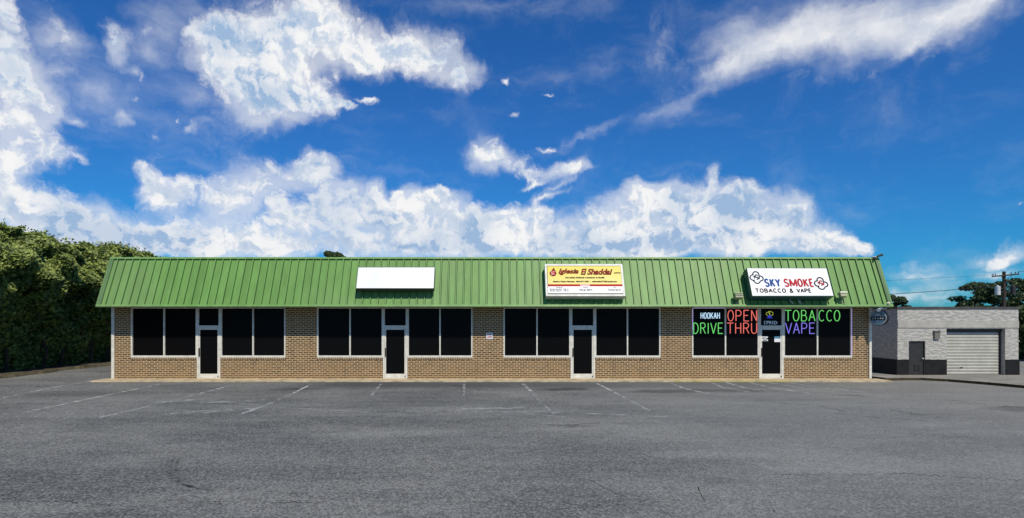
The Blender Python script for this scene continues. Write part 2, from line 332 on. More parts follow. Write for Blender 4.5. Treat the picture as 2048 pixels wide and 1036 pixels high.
M = dict(
 brick=brick_mat(), rowlock=rowlock_mat(), asphalt=asphalt_mat(),
 walk=grime('concrete_walk', (.52,.42,.27), .9, .2, scale=2.2, amt=.4, bump=.4, bscale=30),
 apron=grime('apron_concrete', (.27,.25,.205), .9, .2, scale=1.2, amt=.35, bump=.4, bscale=20, stretch=(.6,2,1)),
 kerb=grime('kerb_concrete', (.30,.27,.21), .9, .2, scale=4, amt=.4, bump=.5),
 kerbdark=grime('kerb_face_dark', (.06,.045,.025), .9, .2, scale=4, amt=.4),
 yellow=paint_mat('worn_yellow_paint', (.66,.55,.10), .35, .6, .6, 1.5),
 alu=grime('painted_aluminium', (.72,.69,.60), .45, .4, scale=5, amt=.15),
 glass=glass_mat('dark_window_film'), glass_t=glass_mat('dark_tinted_glass', .86),
 black=grime('black_paint', (.012,.012,.013), .6, .3),
 green=roof_mat('green_metal', (.135,.290,.064)), greenrib=roof_mat('green_metal_rib', (.155,.32,.085)), rib_shade=mat('painted_rib_shade', (.030,.075,.016), .8, .2)[0], greendark=roof_mat('green_trim', (.075,.17,.06)),
 teal=grime('teal_cabinet', (.015,.085,.08), .4, .5), white=grime('sign_white', (.84,.85,.85), .4, .4, amt=.07, scale=1.5),
 wcab=grime('white_cabinet', (.66,.66,.58), .5, .4, amt=.2), cabdark=grime('dark_cabinet', (.05,.06,.05), .5, .4),
 red=mat('sign_red', (.42,.012,.008), .6, .2)[0], ink=mat('sign_ink', (.010,.006,.004), .7, .1)[0], blue=mat('sign_blue', (.003,.055,.24), .6, .2)[0], crimson=mat('sign_crimson', (.42,.004,.015), .6, .2)[0],
 maroon=mat('sign_maroon', (.03,.006,.008), .6, .2)[0], pink=mat('sign_pink', (.75,.35,.35), .5)[0], navy=mat('sign_navy', (.008,.014,.03), .6, .2)[0],
 lamp=grime('lamp_housing', (.34,.36,.22), .5, .4, amt=.2), lampw=grime('lamp_lens', (.75,.72,.55), .3, .5),
 paint=paint_mat('worn_paint', (.60,.61,.59), .40, .60, .80), faint=paint_mat('faint_paint', (.48,.49,.48), .42, .62, .60), rightline=paint_mat('scuffed_paint', (.52,.53,.52), .38, .58, .8), skid=paint_mat('tyre_rubber', (.05,.052,.052), .42, .62, .42), crackm=paint_mat('crack_tar', (.022,.022,.023), .38, .54, .85, 1.2),
 block=rough_block_mat('rough_block_paint', (.36,.345,.31), (.52,.50,.455)), smooth=grime('smooth_block_paint', (.42,.40,.355), .8, .2, scale=2, amt=.15),
 band=grime('black_base_paint', (.009,.0095,.0095), .7, .3, scale=3, amt=.5), gdoor=grime('grey_steel_door', (.030,.029,.027), .5, .4, amt=.2),
 roller=grime('roller_door_paint', (.45,.435,.38), .6, .3, scale=2, amt=.12), rooft=grime('roof_felt', (.12,.12,.12), .9), cap=grime('cap_flashing', (.07,.062,.055), .6),
 bark=grime('bark', (.06,.045,.03), .9, .2, scale=6, amt=.4, bump=.6), soil=grime('verge_soil', (.10,.085,.055), .95, .1, scale=3, amt=.5, bump=1, bscale=14), grass=grime('verge_grass', (.07,.10,.03), .95, .1, scale=3, amt=.4, bump=1),
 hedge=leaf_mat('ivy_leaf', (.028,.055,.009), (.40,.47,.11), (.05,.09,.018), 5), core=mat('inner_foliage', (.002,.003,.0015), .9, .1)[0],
 pine=leaf_mat('pine_needles', (.03,.055,.022), (.11,.155,.06), (.02,.035,.02), 4), tree=leaf_mat('tree_leaf', (.03,.055,.015), (.09,.13,.035), (.03,.05,.015)),
 wood=grime('weathered_pole_wood', (.055,.043,.035), .9, .2, scale=5), steel=grime('galvanised_grey', (.55,.57,.58), .5, .5), wire=mat('wire', (.03,.03,.035), .6)[0],
)
def yel():
    m, t, b = mat('sign_yellow_panel', (.85,.75,.1), .45, .4)
    uv = t.n('ShaderNodeTexCoord').outputs['UV']; sp = t.n('ShaderNodeSeparateXYZ'); t.put(sp.inputs[0], uv)
    t.put(b.inputs['Base Color'], t.mix(t.ramp(sp.outputs[1], .5, 1.25, False), (.66,.57,.13), (.66,.50,.006))); return m
M['yellowp'] = yel()

# ------------------------------------------------------------------ ground
def sm(a, b, x):
    t = np.clip((x-a)/(b-a), 0, 1); return t*t*(3-2*t)
def gz(x, y): return GZ - .437*sm(.6, 6.6, y)*sm(16.45, 18, x)
def grid(name, xs, ys, material, zf):
    X, Y = np.meshgrid(xs, ys); Z = zf(X, Y)
    v = np.stack([X, Y, Z], -1).reshape(-1, 3); nx = len(xs); f = []
    for j in range(len(ys)-1):
        for i in range(nx-1): a = j*nx+i; f.append((a, a+1, a+nx+1, a+nx))
    me = bpy.data.meshes.new(name); me.from_pydata(v.tolist(), [], f); me.materials.append(material)
    o = bpy.data.objects.new(name, me); C.objects.link(o); return o
xs = np.concatenate([[-2500,-600,-150,-60], np.arange(-40, 45.1, 1.0), [60,150,600,2500]])
ys = np.concatenate([[-600,-150,-60], np.arange(-34, 14.1, 1.0), [20,40,100,300,900,3000]])
tag(grid('ground', xs, ys, M['asphalt'], gz), kind='structure')
# sidewalk with kerb and joints
b = MB(); js = [-16.75,-13.6,-10.1,-6.8,-3.5]+[gp(p, 765)[0] for p in (1058,1138,1222,1345)]+[10.6,13.7,16.7]
for a, c in zip(js[:-1], js[1:]): b.box(a+.008, c-.008, -1.05, -.002, -.4, 0)
b.box(js[0], js[-1], -1.04, -.01, -.4, -.012)
tag(b.build('sidewalk', M['walk']), kind='structure')
b = MB(); b.quad([(7.6,-1.054,-.046),(12.6,-1.054,-.046),(12.6,-1.054,-.004),(7.6,-1.054,-.004)]); b.quad([(7.6,-1.05,.004),(12.6,-1.05,.004),(12.6,-.93,.004),(7.6,-.93,.004)])
tag(b.build('kerb_paint', M['yellow']), kind='structure')
# kerb of the drive on the right, apron beyond it
kp = [(16.75,-.55),(17.6,-.35),(18.4,-.35),(19.1,-.9),(19.7,-2.2),(20.3,-4.2),(21.2,-7),(22.6,-11),(24,-16)]
b = MB(); b2 = MB()
for i in range(len(kp)-1):
    (x0,y0),(x1,y1) = kp[i], kp[i+1]; d = Vector((x1-x0,y1-y0)).normalized(); nx, ny = -d.y*.15, d.x*.15
    h = GZ+.11
    b.quad([(x0,y0,h),(x1,y1,h),(x1+nx,y1+ny,h),(x0+nx,y0+ny,h)]); b.quad([(x0+nx,y0+ny,h),(x1+nx,y1+ny,h),(x1+nx,y1+ny,-.7),(x0+nx,y0+ny,-.7)])
    b.mi = 1; b.quad([(x0,y0,-.2),(x1,y1,-.2),(x1,y1,h),(x0,y0,h)]); b.mi = 0  # kerb face coloured darker than its top
tag(b.build('kerb', [M['kerb'], M['kerbdark']]), kind='structure')
ax = [(x+.1, y+.12) for x, y in kp]
b = MB(); back = [(min(44, 17+i*3.4), 6.95) for i in range(len(ax))]
for i in range(len(ax)-1):
    for s in range(8):
        def q(i, s):
            t = s/8; x = ax[i][0]*(1-t)+back[i][0]*t; y = ax[i][1]*(1-t)+back[i][1]*t
            return (x, y, float(gz(np.array(x), np.array(y)))+.10*(1-t)**1.5+.006)
        b.quad([q(i,s), q(i+1,s), q(i+1,s+1), q(i,s+1)])
tag(b.build('driveway', M['apron']), kind='structure')

# painted lines and marks on the asphalt
def strip(mb, pts, w, dz=.004):
    pts = [Vector(p) for p in pts]
    for i in range(len(pts)-1):
        d = (pts[i+1]-pts[i]); d.z = 0; d.normalize(); n = Vector((-d.y, d.x, 0))*w/2
        mb.quad([pts[i]-n, pts[i+1]-n, pts[i+1]+n, pts[i]+n])
pl = MB(); fl = MB(); rl = MB()
for seg, w in [(((52,824),(120,810),(220,789),(320,768.5)), .11), (((400,787),(470,769)), .11), (((480,829),(528,812)), .11), (((585,787),(622,769)), .11),
               (((1046,768),(1062,783)), .14), (((1194,767),(1222,781),(1250,796)), .11), (((928,768),(928,779)), .10),
               (((0,797),(100,776),(212,757)), .09), (((200,835),(255,823),(300,812)), .10)]:
    strip(pl, [gp(x, y, .004) for x, y in seg], w)
for seg, w in [(((255,823),(330,804),(400,787)), .13), (((528,812),(585,787)), .09), (((742,792),(762,768)), .12), (((928,779),(928,792)), .08), (((1062,783),(1082,805),(1108,828)), .09),
               (((1000,768.5),(1050,773)), .09), (((955,775),(1062,784)), .10), (((882,772),(965,784)), .10), (((1000,786),(1080,796)), .07), (((905,790),(1010,803)), .06),
               (((800,823),(900,822),(1000,823),(1100,824),(1200,828),(1335,834)), .16), (((1250,796),(1300,822)), .08),
               
               (((1020,823),(1130,835)), .1), (((560,815),(760,826)), .12), (((100,862),(125,861)), .08), (((320,800),(420,800),(520,811)), .12), (((190,769),(300,772)), .05)]:
    strip(fl, [gp(x, y, .004) for x, y in seg], w)
for seg, w in [(((1342,767),(1372,778),(1420,788),(1480,793)), .10), (((1452,765),(1490,776),(1545,784)), .10), (((1500,765),(1545,776),(1620,787)), .10), (((1566,764),(1640,775),(1735,785)), .10), (((1530,764),(1600,775),(1690,787)), .08), (((1425,766),(1445,775),(1500,784)), .08), (((1600,764),(1680,771),(1790,781)), .08)]: strip(rl, [gp(x, y, .004) for x, y in seg], w)
tag(rl.build('scuffed_parking_lines', M['rightline']), kind='structure')
tag(pl.build('parking_lines', M['paint']), kind='structure')
def patch(mb, cx, cy, rx, ry, dz, rot=0):
    x, y, z = gp(cx, cy, dz); n = 18; pts = []
    for k in range(n):
        a = 2*math.pi*k/n; r = random.uniform(.75, 1.1); u, v = rx*r*math.cos(a), ry*r*math.sin(a)
        pts.append((x+u*math.cos(rot)-v*math.sin(rot), y+u*math.sin(rot)+v*math.cos(rot), z))
    mb.quad(pts)
patch(fl, 420, 823, 1.35, .32, .006, .5); patch(fl, 350, 802, 1.1, .28, .006, .5); patch(fl, 455, 804, .9, .15, .006, .2); patch(fl, 520, 801, .5, .2, .006, .2); patch(fl, 980, 817, 1.1, .25, .006, .2)
tag(fl.build('faded_parking_lines', M['faint']), kind='structure')
sk = MB()
for k, (dx, w) in enumerate([(0,.05),(10,.06),(22,.05),(-12,.03)]):
    pts = [gp(x+dx*(1-i*.15), y, .004) for i, (x, y) in enumerate([(338,915),(332,932),(338,948),(350,960),(368,970),(395,978),(430,982)])]
    strip(sk, pts, w)
for seg, w in [(((1060,848),(1120,851),(1180,847),(1260,846)), .10), (((1640,824),(1760,836),(1860,842)), .10), (((1500,800),(1640,812),(1700,826)), .12)]: strip(sk, [gp(x,y,.004) for x, y in seg], w)
tag(sk.build('tyre_marks', M['skid']), kind='structure')
ck = MB()
def crack(pts, w=.014, dz=.005):
    out = []
    for i in range(len(pts)-1):
        (x0,y0),(x1,y1) = pts[i], pts[i+1]; n = max(4, int(abs(x1-x0)/7))
        for k in range(n): t = k/n; out.append(gp(x0+(x1-x0)*t+random.uniform(-2,2), y0+(y1-y0)*t+random.uniform(-1.8,1.8), dz))
    out.append(gp(*pts[-1], dz))
    for i in range(len(out)-1): strip(ck, out[i:i+2], w*random.uniform(.5, 1.4))
crack([(0,995),(60,1003),(130,1004),(200,1010),(290,1013),(400,1003),(520,1004),(640,1006)]); crack([(25,992),(40,1010)], .01); crack([(240,1040),(262,1020),(300,1010)], .012)
crack([(960,1005),(1060,1000),(1180,1012),(1260,1010),(1380,1016)], .010); crack([(1180,960),(1240,990),(1290,1004)], .010); crack([(1395,975),(1410,1003)], .010); crack([(1540,1005),(1548,1025)], .010)
crack([(1450,950),(1620,950),(1810,948),(2048,962)], .012); crack([(1280,910),(1400,930)], .008)
crack([(1600,850),(1760,862),(1980,878)], .010); crack([(0,777),(60,776),(150,768)], .02); crack([(1900,800),(1990,812),(2048,815)], .02); crack([(1780,820),(1850,832),(1900,836)], .02)
crack([(1090,848),(1110,850)], .02)
tag(ck.build('asphalt_cracks', M['crackm']), kind='structure')

# ------------------------------------------------------------------ shopping strip
XL, XR, DEPTH = wx(227), wx(1739), 14.0
ZT = 3.09                                                       # soffit height
mall = empty('shopping_strip', (0,0,0), 'long single storey brick shop strip under a green ribbed metal mansard roof', 'building')
SH = [dict(l=(262,328,394), d=(394,441), r=(441,506,571)), dict(l=(634,700,766), d=(766,815), r=(815,880,945)),
      dict(l=(1007,1074,1141), d=(1141,1190), r=(1190,1255,1321)), dict(l=(1384,1451,1518), d=(1518,1567), r=(1567,1635,1704))]
ZW = wz(715)                                                     # under the window frames
w = MB(); x = XL
for s in SH:
    a, c, d0, d1 = wx(s['l'][0]), wx(s['r'][2]), wx(s['d'][0]), wx(s['d'][1])
    w.box(x, a, 0, .3, -.3, ZT+.1); w.box(a, d0, 0, .3, -.3, ZW-.09); w.box(d1, c, 0, .3, -.3, ZW-.09); x = c
w.box(x, XR, 0, .3, -.3, ZT+.1)
w.box(XL, XL+.3, .3, DEPTH, -.3, 4.9); w.box(XR-.3, XR, .3, DEPTH, -.3, 4.9); w.box(XL, XR, DEPTH, DEPTH+.3, -.3, 4.9)
w.build('wall', M['brick'], mall)
b = MB(); b.box(XL+.3, XR-.3, .05, .25, ZT+.1, 4.9); b.box(XL+.3, XR-.3, .25, DEPTH, 4.7, 4.85); b.build('flat_roof', M['rooft'], mall)
b = MB(); b.box(XL+.3, XR-.3, 1.2, 1.25, 0, ZT+.1); b.build('shop_interior', M['black'], mall)
rk = MB()
for s in SH:
    rk.box(wx(s['l'][0])-.02, wx(s['d'][0])-.003, -.018, .28, ZW-.09, ZW-.004); rk.box(wx(s['d'][1])+.003, wx(s['r'][2])+.02, -.018, .28, ZW-.09, ZW-.004)
rk.build('window_ledge', M['rowlock'], mall)
fw = .055; JW = .075
def window(a, m, c, blinds=False):
    f = MB(); z0, z1 = ZW, ZT-.003
    f.box(a, c, -.012, .12, z0, z0+.085); f.box(a, c, -.012, .12, z1-.05, z1)
    for q0, q1 in ((a, a+fw), (m-fw/2, m+fw/2), (c-fw, c)): f.box(q0, q1, -.010, .12, z0+.085, z1-.05)
    fr = f.build('window_frame', M['alu'], mall)
    for q0, q1 in ((a+fw, m-fw/2), (m+fw/2, c-fw)):
        p = MB(); p.box(q0+.002, q1-.002, .055, .075, z0+.087, z1-.052); p.build('pane', M['glass_t'] if blinds else M['glass'], fr)
        if blinds:
            p = MB(); z = z0+.14
            while z < z0+.68: p.box(q0+.02, q1-.02, .16, .19, z, z+.035); z += .078
            p.build('blind', M['wcab'], fr)
    return fr
for k, s in enumerate(SH):
    window(*[wx(v) for v in s['l']], blinds=(k == 2)); window(*[wx(v) for v in s['r']], blinds=(k == 2))
    d0, d1 = wx(s['d'][0]), wx(s['d'][1]); zh = wz(656)
    f = MB(); f.box(d0+.003, d0+JW, -.02, .12, 0, ZT-.003); f.box(d1-JW, d1-.003, -.02, .12, 0, ZT-.003)
    f.box(d0+JW, d1-JW, -.02, .12, zh, zh+.11); f.box(d0+JW, d1-JW, -.02, .12, ZT-.053, ZT-.003); f.box(d0+JW, d1-JW, -.02, .12, 0, .03)
    fr = f.build('door_frame', M['alu'], mall)
    p = MB(); p.box(d0+JW+.002, d1-JW-.002, .055, .075, zh+.112, ZT-.055); p.build('transom_pane', M['glass'], fr)
    a, c = d0+JW+.006, d1-JW-.006
    f = MB(); f.box(a, a+.05, .0, .05, .035, zh-.006); f.box(c-.05, c, .0, .05, .035, zh-.006); f.box(a+.05, c-.05, .0, .05, .035, .20); f.box(a+.05, c-.05, .0, .05, zh-.075, zh-.006)
    dr = f.build('door', M['alu'], mall)
    p = MB(); p.box(a+.052, c-.052, .018, .032, .202, zh-.077); p.build('glass', M['glass'], dr)
    h = MB(); hx = a+.025; h.tube([(hx,.0,.98),(hx,-.06,.98),(hx,-.06,1.30),(hx,.0,1.30)], .016); h.box(hx-.02, hx+.02, -.008, 0, .95, 1.33); h.build('handle', M['black'], dr)
    h = MB(); h.box(c-.045, c+.005, -.012, 0, .05, .11); h.build('pivot', M['cabdark'], dr)
for x0, x1 in ((XL-.06, XL+.05), (XR-.04, XR+.07)):
    b = MB(); b.box(x0, x1, -.045, -.002, .0, ZT-.003); b.box(x0, x0+.03, -.06, -.045, 0, ZT-.003); b.build('corner_trim', M['alu'], mall)
# mansard
MX0, MX1 = -16.57, 16.73
E0 = Vector((0, -.9, 3.13)); E1 = Vector((0, 0.0, 5.225)); U = (E1-E0).normalized(); N = Vector((0, -U.z, U.y)); L = (E1-E0).length
def mp(s, t, x=0): return Vector((x, 0, 0)) + E0 + U*s + N*t
r = MB()
sec = [mp(0,0), mp(L,0), Vector((0, .25, 5.225)), Vector((0, .25, 3.5)), Vector((0, -.1, 3.13))]
r.prism([(p.y, p.z) for p in sec], MX0, MX1, 'x')
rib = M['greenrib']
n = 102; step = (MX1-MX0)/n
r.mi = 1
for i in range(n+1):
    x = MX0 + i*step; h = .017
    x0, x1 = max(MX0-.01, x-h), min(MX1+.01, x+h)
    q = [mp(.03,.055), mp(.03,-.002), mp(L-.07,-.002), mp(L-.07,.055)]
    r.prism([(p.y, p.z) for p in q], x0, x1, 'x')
    r.mi = 2; q = [mp(.03,.004), mp(.03,-.002), mp(L-.07,-.002), mp(L-.07,.004)]  # dark strips either side of each rib paint in its shade
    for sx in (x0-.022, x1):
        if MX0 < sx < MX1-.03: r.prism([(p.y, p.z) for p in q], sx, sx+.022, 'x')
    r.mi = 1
r.build('mansard_roof', [M['green'], rib, M['rib_shade']], mall)
b = MB(); q = [mp(-.06,.07), mp(-.06,-.03), mp(.028,-.03), mp(.028,.07)]; b.prism([(p.y,p.z) for p in q], MX0-.02, MX1+.02, 'x')
b.build('eave_trim', M['greenrib'], mall)
b = MB(); q = [mp(L-.068,.075), mp(L-.068,-.02), mp(L+.012,-.02), mp(L+.012,.075)]; b.prism([(p.y,p.z) for p in q], MX0-.02, MX1+.02, 'x')
b.box(MX0-.02, MX1+.02, .02, .28, 5.228, 5.25); b.build('ridge_flashing', M['greenrib'], mall)
for x0, x1 in ((MX0+.03, MX0+.16), (MX1-.15, MX1-.02)):
    b = MB(); q = [mp(.03,.062), mp(.03,.004), mp(L-.07,.004), mp(L-.07,.062)]; b.prism([(p.y,p.z) for p in q], x0, x1, 'x'); b.build('edge_flashing', M['greendark'], mall)
for xx, sgn in ((MX0, -1), (MX1, 1)):
    b = MB(); q = [mp(.03,.06), mp(.03,-.12), mp(L-.07,-.12), mp(L-.07,.06)]
    b.prism([(p.y,p.z) for p in q], xx+.0105*sgn if sgn > 0 else xx-.03, xx+.03 if sgn > 0 else xx-.0105, 'x'); b.build('gable_trim', M['greendark'], mall)
b = MB(); b.box(MX0+.02, MX1-.02, -.88, -.002, ZT, ZT+.035); b.build('soffit', M['greendark'], mall)

# ------------------------------------------------------------------ roof signs
def text(s, x0, x1, y0, y1, z, m, parent, name='lettering', bold=0., shear=0., ext=.004, grow=0.):
    cu = bpy.data.curves.new(name, 'FONT'); cu.body = s; cu.size = 1; cu.offset = bold; cu.shear = shear; cu.extrude = .01; cu.resolution_u = 4
    o = bpy.data.objects.new(name, cu); C.objects.link(o); dg = bpy.context.evaluated_depsgraph_get()
    me = bpy.data.meshes.new_from_object(o.evaluated_get(dg)); bpy.data.objects.remove(o)
    n = len(me.vertices); co = np.zeros(n*3); me.vertices.foreach_get('co', co); co = co.reshape(-1, 3)
    lo, hi = co.min(0), co.max(0); x0 -= grow; x1 += grow; y0 -= grow; y1 += grow
    co[:,0] = x0+(co[:,0]-lo[0])/(hi[0]-lo[0])*(x1-x0); co[:,1] = y0+(co[:,1]-lo[1])/(hi[1]-lo[1])*(y1-y0); co[:,2] = z+(co[:,2]-lo[2])/(hi[2]-lo[2])*ext
    me.vertices.foreach_set('co', co.ravel()); me.update(); me.materials.clear(); me.materials.append(m)
    ob = bpy.data.objects.new(name, me); C.objects.link(ob); ob.parent = parent; return ob
def on_plane(px, py, t):        # (x, s) of a spot on the plane that stands t off the mansard
    s = 0
    for _ in range(8):
        p = mp(s, t); d = D0+p.y; z = EYE-(py-HY)*d/F; s += (z-p.z)/U.z
    p = mp(s, t); return ((px-CX)*(D0+p.y)/F, s)
ROT = (math.atan2(U.z, U.y), 0, 0)
def cabinet(px0, px1, py0, py1, t, depth, label, mc, bracket=True, border=.05):
    xa, sb = on_plane(px0, py1, t); xb, _ = on_plane(px1, py1, t); _, st = on_plane(px0, py0, t)
    o = mp(sb, t-depth, (xa+xb)/2)
    e = empty('roof_sign', o, label, 'sign', None, ROT)
    hw, H = (xb-xa)/2, st-sb
    c = MB(); c.box(-hw, hw, 0, H, 0, depth-.03)
    c.box(-hw, hw, 0, border, depth-.03, depth); c.box(-hw, hw, H-border, H, depth-.03, depth); c.box(-hw, -hw+border, border, H-border, depth-.03, depth); c.box(hw-border, hw, border, H-border, depth-.03, depth)
    c.build('cabinet', mc, e)
    if t-depth > .06:
        for q in (-hw*.8, -hw*.27, hw*.27, hw*.8):
            for hh in (.2, .8): b = MB(); b.box(q-.025, q+.025, H*hh, H*hh+.05, -(t-depth)+.0, 0); b.build('bracket', M['cabdark'], e)
    return e, hw, H
# blank white sign
e, hw, H = cabinet(711.5, 868, 534, 577, .46, .24, 'blank white sign box on the green roof, no lettering', M['cabdark'], border=.02)
b = MB(); b.box(-hw+.02, hw-.02, .02, H-.02, .212, .238); b.build('face', M['white'], e)
# church sign
e, hw, H = cabinet(1092, 1251, 528, 592, .40, .30, 'yellow and white church sign box with red script lettering on the green roof', M['wcab'], border=.085)
iw, b0, b1 = hw-.085, .085, H-.085
b = MB(); b.box(-iw, iw, b0, b1, .272, .280); b.build('face', M['yellowp'], e)
SX = 2*iw/(1246-1097.0); SZ = (b1-b0)/(586-532.0)
def cx_(px): return -iw+(px-1097)*SX
def cz_(py): return b0+(586-py)*SZ
b = MB(); b.box(-iw+.002, iw-.002, b0+.002, cz_(571), .2805, .283); b.build('white_panel', M['white'], e)
b = MB(); b.box(-iw+.004, iw-.004, cz_(571.2), cz_(567.2), .284, .287); b.build('red_bar', M['red'], e)
b = MB(); b.box(-iw, iw, b0, b0+.05, .2835, .287); b.box(-iw, -iw+.02, b0+.05, b1, .2835, .287); b.build('painted_face_shadow', M['ink'], e)  # ink strips paint shadow along the bottom and left of the face
for (s, p0, p1, q0, q1) in (('Iglesia', 1121, 1159.5, 548.5, 538.5), ('El', 1166, 1176, 548, 538.5), ('Shaddai', 1179, 1227.5, 548, 538.5)):
    text(s, cx_(p0), cx_(p1), cz_(q0), cz_(q1), .2810, M['ink'], e, bold=.045, shear=.35, grow=.03)
    text(s, cx_(p0), cx_(p1), cz_(q0), cz_(q1), .2865, M['red'], e, bold=.0, shear=.35)
for (s, p0, p1, q0, q1) in (('Una Iglesia Dedicada a Restaurar la Familia', 1133, 1212, 556.6, 553), ('Pastor: Cesar Monzon  864.371.7531 -  elshaddai777@gmail.com', 1108, 1236, 564, 560.4),
        ('DOMINGO', 1113, 1127, 574, 572.6), ('Escuela Dominical  10:00 am', 1101, 1139, 577.3, 575), ('Servicio General  11:00 am', 1101, 1139, 580.7, 578.2),
        ('MARTES', 1167, 1177, 574, 572.6), ('Noche de Oracion', 1159, 1185, 577.3, 575), ('la Familia 7:30 pm', 1158, 1187, 580.7, 578.2),
        ('JUEVES', 1226, 1234, 574, 572.6), ('Servicio entre sem', 1217, 1243, 577.3, 575), ('la Familia 7:30 pm', 1217, 1243, 580.7, 578.2), ('espiritual', 1231.5, 1245, 547, 544)):
    text(s, cx_(p0), cx_(p1), cz_(q0), cz_(q1), .2835, M['ink'], e, bold=.06, shear=.15)
text('HORARIOS', cx_(1162), cx_(1181), cz_(570.8), cz_(567.6), .2875, M['white'], e, bold=.02)
b = MB(); fp = []                                                  # flame drop emblem
cxx, czz, rr = cx_(1109), cz_(546), .145
for k in range(25):
    a = math.pi*2*k/25; rad = rr*(1+.0*k); xx = math.cos(a)*rr; yy = math.sin(a)*rr
    if math.sin(a) > .3: xx *= 1-.75*(math.sin(a)-.3)/.7; yy = yy*1.0+rr*.85*((math.sin(a)-.3)/.7)**1.5; xx += .045*((math.sin(a)-.3)/.7)
    fp.append((cxx+xx, czz+yy))
b.prism(fp, .281, .285, 'z'); b.build('flame_outline', M['ink'], e)
b = MB(); b.prism([(cxx+(x-cxx)*.78, czz+(y-czz)*.78) for x, y in fp], .2855, .288, 'z'); b.build('flame_emblem', M['red'], e)
text('S', cxx-.085, cxx-.01, czz-.085, czz+.075, .2885, M['pink'], e, name='emblem_letter', bold=.01); text('C', cxx-.005, cxx+.08, czz-.06, czz+.09, .2885, M['pink'], e, name='emblem_letter', bold=.01)
# smoke shop sign
e, hw, H = cabinet(1504.5, 1668, 536, 592, .50, .42, 'white sign box with blue and red shop name between two smoke cloud drawings', M['teal'], border=.02)
iw = hw-.02
b = MB(); b.box(-iw, iw, .02, H-.02, .392, .418); b.build('face', M['white'], e)
FZ = .4185
# local coordinates from the enlarged view: u 0..1 across the face, v 0..1 up
def su(u): return -iw+2*iw*u
def sv(v): return .02+(H-.04)*v
SIGN_WORDS = [('SKY', .172, .385, .30, .63, .044, 'blue'), ('SMOKE', .415, .800, .30, .63, .042, 'crimson'), ('TOBACCO', .040, .430, .095, .265, .026, 'maroon'), ('&', .465, .520, .09, .265, .026, 'maroon'), ('VAPE', .555, .745, .095, .265, .026, 'maroon')]
SIGN = (e, su, sv, FZ)
def cloud(cu_, cv_, sc, m, m2):
    flip = 1; b = MB(); asp = (H-.04)/(2*iw)
    def arc(ox, oy, r, a0, a1, n=9): return [(su(cu_)+flip*sc*(ox+r*math.cos(R(a0+(a1-a0)*k/n))), sv(cv_)+sc*(oy+r*math.sin(R(a0+(a1-a0)*k/n))), FZ+.004) for k in range(n+1)]
    for a in (arc(-.02,.42,.42,-20,200), arc(-.50,-.10,.42,95,290), arc(-.05,-.55,.45,180,350), arc(.50,-.22,.38,-95,120)): b.tube(a, .026, 5)
    b.build('cloud_outline', m, e); b = MB()
    for a in (arc(.0,.14,.19,20,270), arc(.02,-.20,.16,90,-120), arc(-.42,-.08,.16,-60,100), arc(.45,-.18,.15,100,250)): b.tube(a, .024, 5)
    b.build('cloud_swirl', m2, e)
cloud(.095, .68, .30, M['navy'], M['navy']); cloud(.885, .46, .30, M['maroon'], M['crimson'])
# conduit and lamp arms beneath that sign
def rod_thing(name, label, cat, parts):
    pass
def floodlight(px, py, label, up, flip):
    x, s = on_plane(px, py, .30); o = mp(s-.18, .0, x)
    e = empty('floodlight', o, label, 'floodlight', 'floodlights beside the smoke shop sign', ROT)
    a = MB(); a.tube([(0,0,0),(0,0,.10),(flip*.02,.06,.22),(flip*.05,.12,.27)], .016); a.box(-.05,.05,-.05,.05,0,.03); a.tube([(0,0,.05),(-flip*.18,-.14,.05),(-flip*.25,-.18,.0)], .012); a.build('arm', M['lamp'], e)
    h = MB(); 
    if up: h.box(-.13,.13,.10,.24,.20,.36); h.build('lamp_head', M['lamp'], e); l = MB(); l.box(-.15,.15,.24,.30,.18,.40); l.build('visor', M['lampw'], e)
    else:
        h.prism([(.08,.16),(.34,.20),(.34,.30),(.08,.34)], -.15, .13, 'x'); h.build('lamp_head', M['lamp'], e)
        for k in range(3):
            l = MB(); l.box(-.17,.15,.09+.09*k,.125+.09*k,.33,.37); l.build('cooling_fin', M['lamp'], e)
floodlight(1478, 592, 'louvred floodlight left of the smoke shop roof sign', False, 1)
floodlight(1686, 590, 'floodlight with pale cream visor right of the smoke shop roof sign', True, -1)
for i, (pa, pb, lb) in enumerate((((1574,594),(1586,607),'thin pale conduit under the roof sign, nearer the red OPEN window'), ((1594,596),(1601,607),'short pale conduit under the roof sign, above the green TOBACCO window'))):
    xa, sa = on_plane(*pa, .12); xb, sb = on_plane(*pb, .09)
    b = MB(); b.tube([mp(sa, .20, xa), mp(sa, .12, xa), mp(sb, .09, xb), mp(sb, .0, xb)], .018); tag(b.build('conduit', M['alu'], None), lb, 'conduit')
b = MB(); xa, sa = on_plane(1602, 594, .12); b.box(-.16,.12,-.02,.02,.10,.14); b.tube([(-.02,-.2,0),(-.02,-.1,.10),(-.02,0,.12)], .014)
e = empty('spotlight_arm', mp(sa, 0, xa), 'small dark spotlight arm below the middle of the smoke shop roof sign', 'spotlight', None, ROT)
o = b.build('arm', M['lampw'], e); b = MB(); b.prism([(-.17,.02),(-.05,.02),(-.05,.13),(-.13,.13)], .0, .13, 'x'); b.build('lamp_head', M['cabdark'], e)
